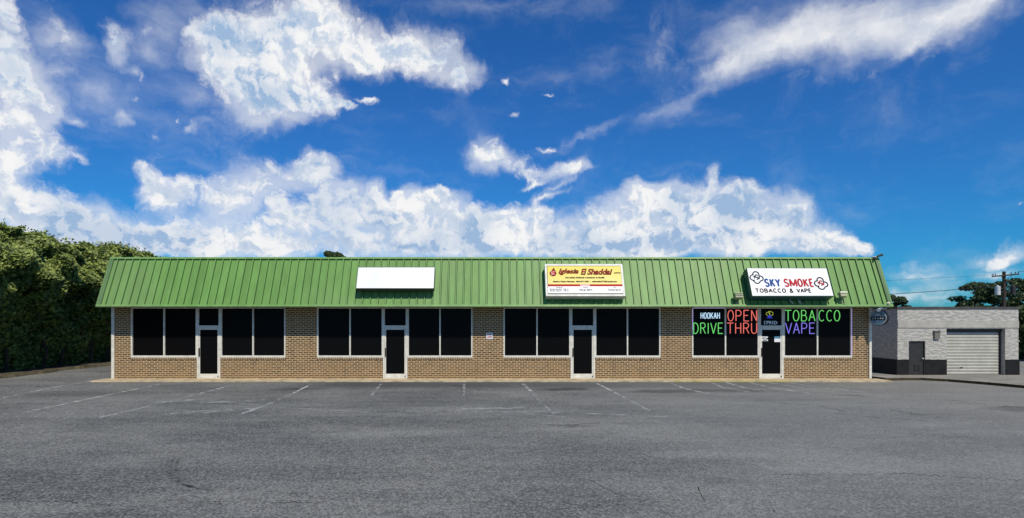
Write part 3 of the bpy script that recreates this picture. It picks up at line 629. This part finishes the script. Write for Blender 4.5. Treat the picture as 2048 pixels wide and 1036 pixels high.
# security lamps on the right corner of the roof
e = empty('security_light', (16.35, -.05, 5.2), 'small twin security light on the top right corner of the green roof', 'security light')
b = MB(); b.tube([(0,0,0),(.12,-.05,.07),(.3,-.08,.10)], .02); b.build('arm', M['steel'], e); b = MB(); b.tube([(.26,-.1,.06),(.30,-.12,.10),(.42,-.16,.14),(.46,-.17,.15)], .035, 8, .06); b.tube([(.12,-.08,.03),(.2,-.14,-.02)], .04, 8, .06); b.build('lamp_head', M['cabdark'], e)
e = empty('eave_light', (16.30, -.86, 3.02), 'white twin floodlight hanging under the right end of the eave', 'floodlight')
b = MB(); b.box(-.05,.05,-.05,.05,-.02,.05); b.tube([(0,0,0),(-.12,-.03,-.05)], .015); b.tube([(0,0,0),(.2,-.03,.0),(.28,-.1,.16)], .015); b.build('bracket', M['steel'], e)
b = MB(); b.tube([(-.08,-.02,-.03),(-.16,-.10,-.07)], .05, 10, .075); b.build('lamp_head', M['white'], e); b = MB(); b.tube([(.26,-.08,.12),(.24,-.14,.24)], .045, 10, .06); b.build('lamp_head', M['lampw'], e)
# round hanging sign
e = empty('round_sign', (16.46, -.50, 2.63), 'round grey blue projecting sign at the right end of the brick front', 'sign', None, (0,0,R(-54)))
def disc(r, y0, y1, n=40): return MB().prism([(r*math.cos(2*math.pi*k/n), r*math.sin(2*math.pi*k/n)) for k in range(n)], y0, y1, 'y')
disc(.335, -.06, .16).build('sign_drum', M['black'], e); disc(.315, -.068, -.0605).build('rim', M['steel'], e)
disc(.29, -.075, -.0685).build('face', grime('dusty_blue', (.14,.24,.32), .5, .4, scale=6, amt=.3), e)
b = MB(); b.prism([(-.27,-.10),(.27,-.10),(.28,.05),(-.28,.05)], -.079, -.0755, 'y'); b.build('name_band', M['navy'], e)
b = MB()
for k, (a, h) in enumerate(((-.22,.05),(-.13,.08),(-.03,.06),(.06,.09),(.15,.06))): b.prism([(a,-.06),(a+.06,-.055),(a+.055,-.06+h),(a+.015,-.05+h)], -.083, -.0795, 'y')
b.prism([(-.1,.10),(.12,.09),(.02,.17),(-.06,.15)], -.083, -.0755, 'y'); b.build('worn_marks', M['steel'], e)
b = MB(); b.tube([(0,.1,.33),(0,.1,.44),(-.02,.45,.46)], .02); b.build('bracket', M['black'], e)
# notice on the brick pier
e = empty('wall_notice', (wx(979), -.022, wz(678)), 'small white notice with red print on the brick pier beside the second shop', 'notice')
b = MB(); b.box(-.14,.14,0,.02,0,.27); b.build('plate', M['white'], e)
def wtext(s, x0, x1, z0, z1, y, m, parent, **k):
    ob = text(s, x0, x1, z0, z1, 0, m, parent, **k); ob.rotation_euler = (R(90),0,0); ob.location = (0, y, 0); return ob
wtext('FOR', -.09, .09, .16, .23, -.002, M['crimson'], e, bold=.03); wtext('LEASE', -.10, .10, .05, .13, -.002, M['crimson'], e, bold=.03)

# ------------------------------------------------------------------ neon words
def runs(st):                                                    # break a stroke at its sharp corners so that each arm keeps its full width
    out = [[st[0]]]
    for i in range(1, len(st)):
        out[-1].append(st[i])
        if i < len(st)-1:
            a = Vector(st[i])-Vector(st[i-1]); c = Vector(st[i+1])-Vector(st[i])
            if a.length > 1e-6 and c.length > 1e-6 and a.angle(c) > R(48): out.append([st[i]])
    return out
def A(cx, cy, rx, ry, a0, a1, n=12): return [(cx+rx*math.cos(R(a0+(a1-a0)*k/n)), cy+ry*math.sin(R(a0+(a1-a0)*k/n))) for k in range(n+1)]
GL = {'O': [A(.5,.5,.46,.5,0,360,24)], 'P': [[(.08,0),(.08,1)], [(.08,1),(.55,1)]+A(.55,.74,.38,.26,90,-90)+[(.08,.48)]], 'E': [[(.9,1),(.1,1),(.1,0),(.92,0)], [(.1,.52),(.75,.52)]],
 'N': [[(.08,0),(.08,1),(.9,0),(.9,1)]], 'T': [[(0,1),(1,1)], [(.5,1),(.5,0)]], 'H': [[(.08,0),(.08,1)], [(.92,0),(.92,1)], [(.08,.52),(.92,.52)]],
 'R': [[(.08,0),(.08,1)], [(.08,1),(.55,1)]+A(.55,.76,.36,.24,90,-90)+[(.08,.52)], [(.5,.52),(.95,0)]], 'U': [[(.08,1),(.08,.3)]+A(.5,.3,.42,.3,180,360)+[(.92,1)]],
 'D': [[(.08,0),(.08,1)], [(.08,1),(.4,1)]+A(.4,.5,.52,.5,90,-90)+[(.08,0)]], 'I': [[(.5,0),(.5,1)]], 'V': [[(.0,1),(.5,0),(1,1)]], 'A': [[(0,0),(.5,1),(1,0)], [(.2,.36),(.8,.36)]],
 'B': [[(.08,0),(.08,1)], [(.08,1),(.5,1)]+A(.5,.76,.32,.24,90,-90)+[(.08,.52)], [(.5,.52)]+A(.5,.26,.42,.26,90,-90)+[(.08,0)]], 'C': [A(.55,.5,.48,.5,50,310,20)],
 'K': [[(.08,0),(.08,1)], [(.9,1),(.1,.45)], [(.35,.62),(.95,0)]]}
GL.update({'S': [A(.5,.75,.40,.25,20,270,12)[:-1]+A(.5,.25,.42,.25,90,-160,12)], 'Y': [[(.0,1),(.5,.5),(1,1)], [(.5,.5),(.5,0)]], 'M': [[(.02,0),(.02,1),(.5,.1),(.98,1),(.98,0)]],
 '&': [[(1,0),(.28,.72)]+A(.48,.80,.22,.2,200,-20,8)+[(.15,.38)]+A(.42,.22,.36,.22,150,340,8)+[(1,.42)]]})
e, su, sv, FZ = SIGN
for wd, u0, u1, v0, v1, r_, mn in SIGN_WORDS:                    # painted letters as flat strokes on the face
    ws = [.85 if ch in 'E' else 1.5 if ch == 'M' else 1 for ch in wd]; gp_ = .34 if len(wd) > 5 or wd == 'VAPE' else .42; k = (su(u1)-su(u0)-2*r_)/(sum(ws)+gp_*(len(wd)-1)); xx = su(u0)+r_
    for ch, w_ in zip(wd, ws):
        b = MB()
        for st in [q for g in GL[ch] for q in runs(g)]: b.tube([(xx+k*w_*p[0], sv(v0)+r_+(sv(v1)-sv(v0)-2*r_)*p[1], 0) for p in st], r_, 6)
        o = b.build('letter', M[mn], e); o.scale = (1,1,.12); o.location = (0,0,FZ+.004); xx += k*(w_+gp_)
YN = .035
def neon(word, px, py0, py1, col, label, r=.0165, widths=None, s=1.0, group=None):
    n = len(word); x0, x1 = wx(px[0]), wx(px[1]); z0, z1 = wz(py1), wz(py0)
    ws = [.35 if ch == 'I' else 1 for ch in word]; gap = .30; tot = sum(ws)+gap*(n-1); k = (x1-x0)/tot
    xm, zm = (x0+x1)/2, z0
    b = MB(); x = x0
    for ch, w_ in zip(word, ws):
        for st in [q for g in GL[ch] for q in runs(g)]:
            b.tube([(x+k*w_*(p[0] if ch != 'I' else .5)-xm, 0, (z1-z0)*p[1]) for p in st], r, 6)
        x += k*(w_+gap)
    o = b.build('neon_sign', emis('neon_'+word.lower(), col, s), None); o.location = (xm, YN, zm)
    return tag(o, label, 'neon sign', group or 'lit words in the smoke shop windows')
neon('OPEN', (1456,1515), 620.5, 642, (.85,.17,.14), 'red neon word OPEN')
neon('THRU', (1455,1515), 646, 667, (.85,.17,.14), 'red neon word THRU below OPEN')
neon('DRIVE', (1387,1447), 646, 667, (.16,.68,.16), 'green neon word DRIVE below the small HOOKAH sign')
neon('TOBA', (1571,1631), 620.5, 642, (.15,.66,.15), 'green neon letters TOBA, first part of TOBACCO')
neon('CCO', (1638,1681), 620.5, 642, (.15,.66,.15), 'green neon letters CCO, end of TOBACCO on the last pane')
neon('VAPE', (1572,1631), 646, 667, (.22,.18,.74), 'violet blue neon word VAPE below the green letters')
neon('HOOKAH', (1402,1440), 625.5, 637, (.50,.72,.88), 'small pale blue neon word HOOKAH', r=.017)
# purple light strip round the window glass
b = MB()
for (p0, p1) in ((wx(1387.5), wx(1450)), ): b.box(p0, p1, -.022, -.013, ZT-.035, ZT-.015)
b.box(wx(1384)+.005, wx(1384)+.035, -.020, -.011, ZW+1.2, ZT-.05)
tag(b.build('light_strip', emis('purple_led', (.50,.38,.80), .55)), 'purple light strip along the top left of the HOOKAH window', 'light strip', 'purple light strips')
b = MB(); b.box(wx(1704)-.04, wx(1704)-.012, -.020, -.011, ZW+.1, ZT-.05)
tag(b.build('light_strip', emis('purple_led_2', (.50,.38,.80), .55)), 'purple light strip down the right edge of the last window', 'light strip', 'purple light strips')
# figure and street number over the smoke shop door
e = empty('neon_figure', (wx(1540), YN, wz(637)), 'small yellow and blue neon pipe figure above the street number', 'neon sign'); e.scale = (.8,.8,.8)
b = MB(); b.tube([(-.02,0,.30),(-.17,0,.33),(-.19,0,.22),(-.10,0,.16)], .012); b.tube([(-.08,0,.38),(.05,0,.39),(.18,0,.32),(.19,0,.2),(.08,0,.16)], .012); b.tube([(0,0,.39),(-.02,0,.30),(.02,0,.24),(0,0,.18)], .016); b.build('yellow_tube', emis('neon_yellow', (.55,.60,.08), .8), e)
b = MB(); b.tube([(-.02,0,.18),(-.14,0,.02)], .014); b.tube([(.02,0,.18),(.14,0,.02)], .014); b.tube([(-.06,0,.12),(.06,0,.12),(.04,0,.03),(-.04,0,.03),(-.06,0,.12)], .024); b.build('blue_tube', emis('neon_blue', (.05,.07,.75), .8), e)
e = empty('street_number', (wx(1542.5), .05, wz(649)), 'white street number 1791D on the pane above the smoke shop door', 'street number')
wtext('1791D', -.29, .29, 0, .155, 0, M['white'], e, name='numeral', bold=.05)
e = empty('street_number', (wx(791), .05, wz(654)), 'tiny faint street number on the pane above the second shop door', 'street number')
wtext('1791', -.12, .12, .02, .075, 0, M['steel'], e, name='numeral', bold=.0)
# papers on the smoke shop door
for (px0, px1, py0, py1, lab, two) in ((1524, 1536, 673, 682, 'black and white sticker on the left of the smoke shop door glass', 0), (1549, 1562, 673, 684, 'pale blue poster on the right of the smoke shop door glass', 1)):
    e = empty('door_poster', (wx((px0+px1)/2), .008, wz(py1)), lab, 'poster', 'papers on the smoke shop door'); hw = (wx(px1)-wx(px0))/2; H = wz(py0)-wz(py1)
    b = MB(); b.box(-hw,hw,0,.008,0,H); b.build('sheet', M['white'], e)
    b = MB()
    if two: b.box(-hw+.0,hw,-.003,-.0005,H*.62,H)
    else: b.box(-hw,hw*.2,-.003,-.0005,H*.55,H*.75); b.box(-hw*.7,hw*.7,-.003,-.0005,H*.1,H*.3); b.box(hw*.5,hw,-.003,-.0005,H*.4,H*.7)
    b.build('print', grime('poster_blue', (.10,.26,.40), .5) if two else M['ink'], e)

# ------------------------------------------------------------------ garage next door
GS = 36.0; GD = F/GS; GY = GD-D0; G0 = EYE-(750-HY)/GS
def gx(px): return (px-CX)/GS
def gzz(py): return EYE-(py-HY)/GS
gar = empty('block_garage', (gx(1795), GY, G0), 'low white painted rough block garage with roller door right of the brick shops', 'building')
def gb_(mb, px0, px1, y0, y1, py0, py1):
    return mb.box(gx(px0)-gx(1795), gx(px1)-gx(1795), y0, y1, gzz(py1)-G0, gzz(py0)-G0)
GB = 758
b = MB(); gb_(b,1795,1817.5,0,.3,617,GB); gb_(b,1850.5,1893,0,.3,617,GB); gb_(b,1817.5,1850.5,0,.3,617,682); gb_(b,2010.5,2037,0,.3,617,GB); gb_(b,1893,2010.5,0,.3,617,657.5)
gb_(b,1795,1803.3,.3,10,617,GB); gb_(b,2026.2,2037,.3,10,617,GB); gb_(b,1795,2037,10,10.3,617,GB)
b.build('wall', M['block'], gar)
b = MB(); gb_(b,1795.1,2036.9,-.035,-.003,641.5,655.5); b.build('lintel_band', M['smooth'], gar)
for p0, p1 in ((1793,1817.5),(1850.5,1893),(2010.5,2038.5)):
    b = MB(); gb_(b,p0,p1,-.03,-.003,719,GB)
    if p0 == 1793: b.box(-.035,-.003,-.0295,10,gzz(GB)-G0,gzz(719)-G0)
    b.build('black_base_band', M['band'], gar)
b = MB(); gb_(b,1793,2039,-.06,10.36,613.5,617); b.box(-.09,-.05,-.1,10.4,gzz(616)-G0,gzz(612.5)-G0); b.build('parapet_cap', M['cap'], gar)
b = MB(); gb_(b,1800,2030,.3,10,622,626); b.build('flat_roof', M['rooft'], gar)
b = MB(); z0, z1 = gzz(750)-G0, gzz(664)-G0; n = 14; x0, x1 = gx(1893)-gx(1795)+.003, gx(2005)-gx(1795)
for k in range(n):
    a, c = z0+(z1-z0)*k/n, z0+(z1-z0)*(k+1)/n
    b.prism([(.34,a),(.27,a+.012),(.255,(a+c)/2),(.27,c-.03),(.305,c),(.34,c)], x0, x1, 'x')
rd = b.build('roller_door', M['roller'], gar)
h = MB(); h.box(x0+.95, x0+1.10, .235, .256, .38, .42); h.build('handle', M['gdoor'], rd)
b = MB(); b.box(x0, x1+.15, .22, .45, z1, gzz(657.5)-G0); b.box(x1+.003, x1+.15, .28, .45, -.2, z1); b.build('roller_housing', M['gdoor'], gar)
b = MB(); dx0, dx1, dz1 = gx(1817.5)-gx(1795)+.003, gx(1850.5)-gx(1795)-.003, gzz(682)-G0-.003
b.box(dx0, dx0+.05, .02, .2, 0, dz1); b.box(dx1-.05, dx1, .02, .2, 0, dz1); b.box(dx0+.05, dx1-.05, .02, .2, dz1-.05, dz1); b.box(dx0+.052, dx1-.052, .07, .12, .01, dz1-.052)
dr = b.build('side_door', M['gdoor'], gar)
h = MB(); h.tube([(dx1-.13,.07,.92),(dx1-.13,.0,.92)], .02, 8); h.tube([(dx1-.13,.0,.92),(dx1-.13,-.03,.92)], .04, 8); h.build('handle', M['steel'], dr)
h = MB(); h.box(dx0+.35, dx0+.62, .055, .069, .25, .28); h.box(dx0+.59, dx0+.62, .055, .069, .28, .50); h.box(dx0+.35, dx0+.62, .055, .069, .50, .53); h.box(dx0+.35, dx0+.38, .055, .069, .28, .50); h.build('vent_flap', M['black'], dr)
b = MB(); gb_(b,1867,1877.5,-.10,-.003,663,678); b.prism([(-.14,gzz(663)-G0),(-.003,gzz(663)-G0),(-.003,gzz(661)-G0),(-.14,gzz(662.2)-G0)], gx(1866)-gx(1795), gx(1879)-gx(1795), 'x'); b.build('meter_box', grime('meter_grey', (.16,.15,.13), .6), gar)

# ------------------------------------------------------------------ foliage
def leaves(name, pts, size, m, parent=None, nrm=None, flat=0., tris=False):
    n = len(pts); d = rng.normal(size=(n,3)); d[:,2] += .6
    if nrm is not None: d = d*.75+nrm*1.1
    d[:,2] += flat; d /= np.linalg.norm(d, axis=1)[:,None]
    r = rng.normal(size=(n,3)); u = np.cross(d, r); u /= np.linalg.norm(u, axis=1)[:,None]; v = np.cross(d, u)
    s = (size*rng.uniform(.55, 1.3, n))[:,None]; u = u*s*.5; v = v*s*.62
    k = (d*s*.12)
    q = np.stack([pts-v, pts+u*.9-v*.1+k, pts+v, pts-u*.9-v*.1+k], 1).reshape(-1, 3)
    me = bpy.data.meshes.new(name); me.vertices.add(4*n); me.vertices.foreach_set('co', q.ravel())
    me.loops.add(4*n); me.loops.foreach_set('vertex_index', np.arange(4*n, dtype=np.int32)); me.polygons.add(n)
    me.polygons.foreach_set('loop_start', np.arange(0, 4*n, 4, dtype=np.int32)); me.polygons.foreach_set('loop_total', np.full(n, 4, dtype=np.int32))
    me.update(calc_edges=True); me.materials.append(m)
    o = bpy.data.objects.new(name, me); C.objects.link(o)
    if parent: o.parent = parent
    return o
def fbm1(x, seed, n=5):
    r_ = np.random.default_rng(seed); out = 0
    for k in range(n):
        f = .35*1.9**k; out = out+np.sin(x*f+r_.uniform(0,6))*(.6**k)
    return out
# tall hedge along the left side of the car park: y = distance along it, profile bulges at the top
hd = empty('overgrown_hedge', (-22.6, 0, GZ), 'tall wall of overgrown leafy hedge along the left edge of the car park', 'hedge')
HY0, HY1 = -24, 22
def face_x(y, z, s=0):           # how far the foliage leans over the car park (x from the hedge line)
    zz = z/7.0
    prof = -1.5 + 2.4*np.clip(zz*1.5, 0, 1)**1.3 - 3.4*np.clip(zz-.68, 0, 1)**1.25*2.2
    lump = .62*np.sin(y*1.15+z*.9+1)*np.sin(z*1.35+y*.45) + .30*np.sin(y*2.7-z*1.9+2)*np.sin(z*2.6+.6*y) + .12*np.sin(y*6.1+z*5.2)
    return prof + lump*np.clip(zz*1.8, .15, 1)
def top_z(y): return 6.95 + .20*fbm1(y*1.6, 3) + .010*y*0
n = 150000
yy = rng.uniform(HY0, HY1, n)
# put most leaves where they show
yy[:110000] = rng.uniform(-6, 20, 110000)
tz = top_z(yy); zz = tz*(rng.uniform(0, 1, n)**.80)
xx = face_x(yy, zz*7.0/tz) - np.abs(rng.normal(0, .22, n))
pts = np.stack([xx, yy, zz], 1)
nr = np.zeros((n,3)); nr[:,0] = .6; nr[:,2] = .65; nr[:,1] = -.7
leaves('foliage', pts, .165, M['hedge'], hd, nr)
n2 = 34000; yy = rng.uniform(HY0, HY1, n2); yy[:22000] = rng.uniform(-4, 18, 22000); xx = rng.uniform(-4.6, -.6, n2); zz = top_z(yy)*1.0 - .12*np.abs(xx+2.4)**1.6 + .16*np.sin(xx*3+yy*2.1) + rng.normal(0,.10,n2)
leaves('top_foliage', np.stack([xx, yy, zz], 1), .19, M['hedge'], hd, np.tile([.1,-.3,.9], (n2,1)))
n3 = 900; yy = rng.uniform(-6, 18, n3); xx = rng.uniform(-4, -.8, n3)      # shoots standing out of the top
pts = np.concatenate([np.stack([xx+rng.normal(0,.05,n3), yy+rng.normal(0,.05,n3), top_z(yy)+rng.uniform(0,.38,n3)], 1) for _ in range(3)])
leaves('top_shoots', pts, .14, M['hedge'], hd)
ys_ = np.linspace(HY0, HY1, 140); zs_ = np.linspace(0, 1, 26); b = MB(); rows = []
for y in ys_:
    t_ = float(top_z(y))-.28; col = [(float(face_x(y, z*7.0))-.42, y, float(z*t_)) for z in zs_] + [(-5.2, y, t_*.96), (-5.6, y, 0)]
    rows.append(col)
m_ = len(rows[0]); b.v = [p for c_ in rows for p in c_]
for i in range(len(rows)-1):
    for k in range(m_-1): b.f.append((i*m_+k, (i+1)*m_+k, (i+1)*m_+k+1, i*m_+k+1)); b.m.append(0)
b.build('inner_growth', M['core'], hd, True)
for k in range(26):
    y = HY0+1+k*1.75+random.uniform(-.5,.5); x = random.uniform(-1.5,-.9); b = MB()
    b.tube([(x,y,-.1),(x+random.uniform(-.1,.2),y+.1,1.0),(x-.1,y+random.uniform(-.3,.3),2.2)], .10, 7, .05); b.build('stem', M['bark'], hd)
# verge strip and its low edge
b = MB(); pv = [(-21.9+.22*math.sin(y*.9)+.12*math.sin(y*2.3), y) for y in np.arange(-26, 26, .8)]
for i in range(len(pv)-1):
    (x0,y0),(x1,y1) = pv[i], pv[i+1]; h0 = .12+.04*math.sin(i*1.3); h1 = .12+.04*math.sin((i+1)*1.3)
    b.quad([(x0,y0,GZ-.02),(x1,y1,GZ-.02),(x1-.12,y1,GZ+h1),(x0-.12,y0,GZ+h0)]); b.quad([(x0-.12,y0,GZ+h0),(x1-.12,y1,GZ+h1),(x1-1.6,y1,GZ+.1),(x0-1.6,y0,GZ+.1)]); b.quad([(x0-1.6,y0,GZ+.1),(x1-1.6,y1,GZ+.1),(x1-9,y1,GZ+.05),(x0-9,y0,GZ+.05)])
tag(b.build('verge', M['soil']), kind='structure')

def tree(name, loc, label, h, cr, m, clumps, leafsize, nleaf, flat=1.0, zfrac=(.45, 1.0), trunk_r=.18, seed=1, group=None, lean=0):
    rs = np.random.default_rng(seed); e = empty(name, loc, label, 'tree', group)
    b = MB(); b.tube([(0,0,-.3),(.05,0,h*.35),(lean*.5,.05,h*.65),(lean,0,h*.93)], trunk_r, 8, trunk_r*.25)
    pts = []; nn = []
    for k in range(clumps):
        t = (k+.5)/clumps; z = h*(zfrac[0]+(zfrac[1]-zfrac[0])*t); env = cr*math.sqrt(max(.05, 1-(abs(t-.40)/.62)**2.2))
        a = rs.uniform(0, 6.28); rad = env*math.sqrt(rs.uniform(.05, 1)); c = np.array([rad*math.cos(a)+lean*t, rad*math.sin(a), z-rs.uniform(0,.3)])
        b.tube([(lean*t*.7, 0, z*.86), tuple(c*[.6,.6,1]+[0,0,-.15]), tuple(c)], trunk_r*.28, 5, trunk_r*.08)
        s = cr*rs.uniform(.24, .40); q = rs.normal(size=(nleaf//clumps, 3)); q /= np.linalg.norm(q, axis=1)[:,None]; q *= (rs.uniform(0,1,(len(q),1))**.4)*s; q[:,2] *= flat*.62
        pts.append(q+c)
    b.build('trunk', M['bark'], e); leaves('crown', np.concatenate(pts), leafsize, m, e)
    return e
def far(px, depth): return (px-CX)*depth/F, depth-D0
x, y = far(1958, 82); tree('pine_tree', (x, y, GZ-.4), 'broad dark pine left of the utility pole', 8.6, 3.2, M['pine'], 42, .30, 9000, .62, (.30,1), seed=4)
x, y = far(2022, 88); tree('pine_tree', (x, y, GZ-.4), 'tallest dark pine directly behind the utility pole', 9.4, 3.6, M['pine'], 48, .30, 11000, .62, (.30,1), seed=9)
x, y = far(2075, 80); tree('pine_tree', (x, y, GZ-.4), 'dark pine cut off by the right edge of the photo', 7.2, 3.2, M['pine'], 40, .30, 8000, .62, (.25,1), seed=15)
x, y = far(1790, 90); tree('pine_tree', (x, y, GZ-.4), 'small dark pine crown showing just right of the green roof', 7.1, 2.5, M['pine'], 34, .28, 7000, .62, (.35,1), seed=22)
x, y = far(1925, 95); tree('pine_tree', (x, y, GZ-.4), 'low pine top just clearing the garage parapet', 5.9, 1.9, M['pine'], 18, .28, 3000, .62, (.3,1), seed=23)
x, y = far(660, 62); tree('broadleaf_tree', (x, y, GZ-.2), 'tree top just showing above the roof above the first shop', 10.3, 1.9, M['tree'], 34, .22, 9000, .9, (.55,1), seed=31)
x, y = far(2052, 44); tree('broadleaf_tree', (x, y, GZ-.5), 'leafy green tree beyond the right corner of the garage', 4.1, 1.9, M['tree'], 40, .17, 14000, .9, (.25,1), seed=35)
n = 60000; a = rng.uniform(R(-75), R(75), n); rad = 150+rng.uniform(0, 14, n)
hh = 4.6+.7*np.sin(a*37)+.5*np.sin(a*91+1)+.4*np.sin(a*203+2)
q = np.stack([rad*np.sin(a), rad*np.cos(a)-25, GZ+hh*rng.uniform(0,1,n)**.7], 1)
tag(leaves('distant_woods', q, 1.1, M['tree']), kind='stuff')
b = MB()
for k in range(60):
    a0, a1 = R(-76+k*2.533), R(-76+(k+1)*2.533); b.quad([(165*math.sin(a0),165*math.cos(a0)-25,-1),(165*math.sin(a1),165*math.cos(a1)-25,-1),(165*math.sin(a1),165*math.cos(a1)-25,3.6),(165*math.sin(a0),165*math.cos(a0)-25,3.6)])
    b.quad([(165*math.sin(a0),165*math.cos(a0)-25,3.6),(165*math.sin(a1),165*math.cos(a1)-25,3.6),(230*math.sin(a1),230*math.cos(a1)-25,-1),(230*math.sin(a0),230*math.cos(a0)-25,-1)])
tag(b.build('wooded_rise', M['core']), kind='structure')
b = MB(); z = GZ+.004
tag(grid('field', np.array([-900,-400,-60,-26,0,33,60,400,900.]), np.array([34,60,100,200,600.]), M['grass'], lambda X, Y: gz(X, Y)+.006), kind='structure')
# bushes and low white wall beyond the garage corner
x, y = far(2046, 52)
e = empty('boundary_wall', (x, y, -.9), 'low white wall far beyond the right corner of the garage', 'wall'); b = MB(); b.box(-1.2,5,0,.25,0,2.05); b.build('masonry', M['white'], e); b = MB(); b.box(-1.25,5.05,-.05,.3,2.05,2.12); b.build('coping', M['smooth'], e)
x, y = far(2052, 46)
e = empty('shrub', (x, y, -.6), 'green shrub in front of the low white wall beyond the garage', 'shrub'); q = rng.normal(size=(5000,3)); q /= np.linalg.norm(q, axis=1)[:,None]; q *= rng.uniform(0,1,(5000,1))**.35*np.array([1.3,.8,.75]); q[:,2] += .45; leaves('foliage', q[q[:,2] > 0], .14, M['tree'], e)
b = MB(); [b.tube([(0,0,-.1),(k*.3,0,.7)], .03, 5) for k in (-1,0,1)]; b.build('stem', M['bark'], e)

# ------------------------------------------------------------------ utility pole
x, y = far(2008, 60); S_ = F/60
def pzz(py): return EYE-(py-HY)/S_
pole = empty('utility_pole', (x, y, -.9), 'wooden utility pole with crossarm and transformers behind the garage', 'utility pole')
zt = pzz(543)+.9
b = MB(); b.tube([(0,0,-.3),(0,0,zt*.5),(0,0,zt)], .19, 10, .15); b.build('pole_shaft', M['wood'], pole)
az_ = pzz(551)+.9
b = MB(); b.v = []; a0 = (-1.45,-.2,az_-.12); a1 = (1.35,-.2,az_+.12)
b.quad([(a0[0],-.28,a0[2]-.07),(a1[0],-.28,a1[2]-.07),(a1[0],-.28,a1[2]+.07),(a0[0],-.28,a0[2]+.07)]); b.quad([(a0[0],-.16,a0[2]+.07),(a1[0],-.16,a1[2]+.07),(a1[0],-.16,a1[2]-.07),(a0[0],-.16,a0[2]-.07)])
b.quad([(a0[0],-.28,a0[2]+.07),(a1[0],-.28,a1[2]+.07),(a1[0],-.16,a1[2]+.07),(a0[0],-.16,a0[2]+.07)]); b.quad([(a0[0],-.16,a0[2]-.07),(a1[0],-.16,a1[2]-.07),(a1[0],-.28,a1[2]-.07),(a0[0],-.28,a0[2]-.07)])
b.tube([(-.6,-.29,az_-.08),(0,-.2,az_-.5)], .025, 5); b.tube([(.6,-.29,az_),(0,-.2,az_-.5)], .025, 5)
b.build('crossarm', M['wood'], pole)
for q in (-1.35,-1.1,.55,1.0,1.3):
    b = MB(); zc = az_+.086*q+.07; b.tube([(q,-.22,zc),(q,-.22,zc+.10)], .03, 8); b.tube([(q,-.22,zc+.10),(q,-.22,zc+.2)], .065, 8, .045); b.build('insulator', M['cabdark'], pole)
b = MB(); b.box(.0,.6,-.26,-.16,az_-.62,az_-.50); b.build('lower_arm', M['wood'], pole)
for q, col, zc, lab in ((-.75,'steel',pzz(590)+.9,'pale grey transformer'), (.85,'gdoor',pzz(590)+.9,'dark transformer')):
    b = MB(); b.tube([(q,-.1,zc),(q,-.1,zc+.05),(q,-.1,zc+.85),(q,-.1,zc+.9)], .24, 14); b.tube([(q,-.1,zc+.9),(q,-.1,zc+1.0)], .18, 12, .05); tr = b.build('transformer', M[col], pole); tr['label'] = lab
    b = MB(); b.box(min(0,q),max(0,q),-.05,.05,zc+.3,zc+.38); b.box(min(0,q),max(0,q),-.05,.05,zc+.65,zc+.73); b.build('bracket', M['cabdark'], pole)
    b = MB(); b.tube([(q,-.1,zc+.95),(q,-.1,zc+1.25)], .035, 6); b.build('bushing', M['cabdark'], pole)
def wire(p0, p1, sag, label, r=.016):
    p0, p1 = Vector(p0), Vector(p1); b = MB(); pts = []
    for k in range(25):
        t = k/24; p = p0.lerp(p1, t)-p0; p.z -= 4*sag*t*(1-t); pts.append(p)
    b.tube(pts, r, 5); o = b.build('power_line', M['wire']); o.location = p0; tag(o, label, 'power line', 'overhead power lines')
X0, Y0 = x, y
wire((X0-.1, Y0, pzz(571)), (24, 62, pzz(571)+.35), .9, 'thicker overhead power line leaving the pole below the crossarm', .032)
wire((X0-1.35, Y0-.2, pzz(549)-.15+.1), (8, 95, 9.6), .7, 'thin upper overhead wire from the left end of the crossarm', .011)
wire((X0+1.3, Y0-.2, pzz(549)+.3), (95, 20, 9), .8, 'thin overhead wire from the right end of the crossarm', .02)
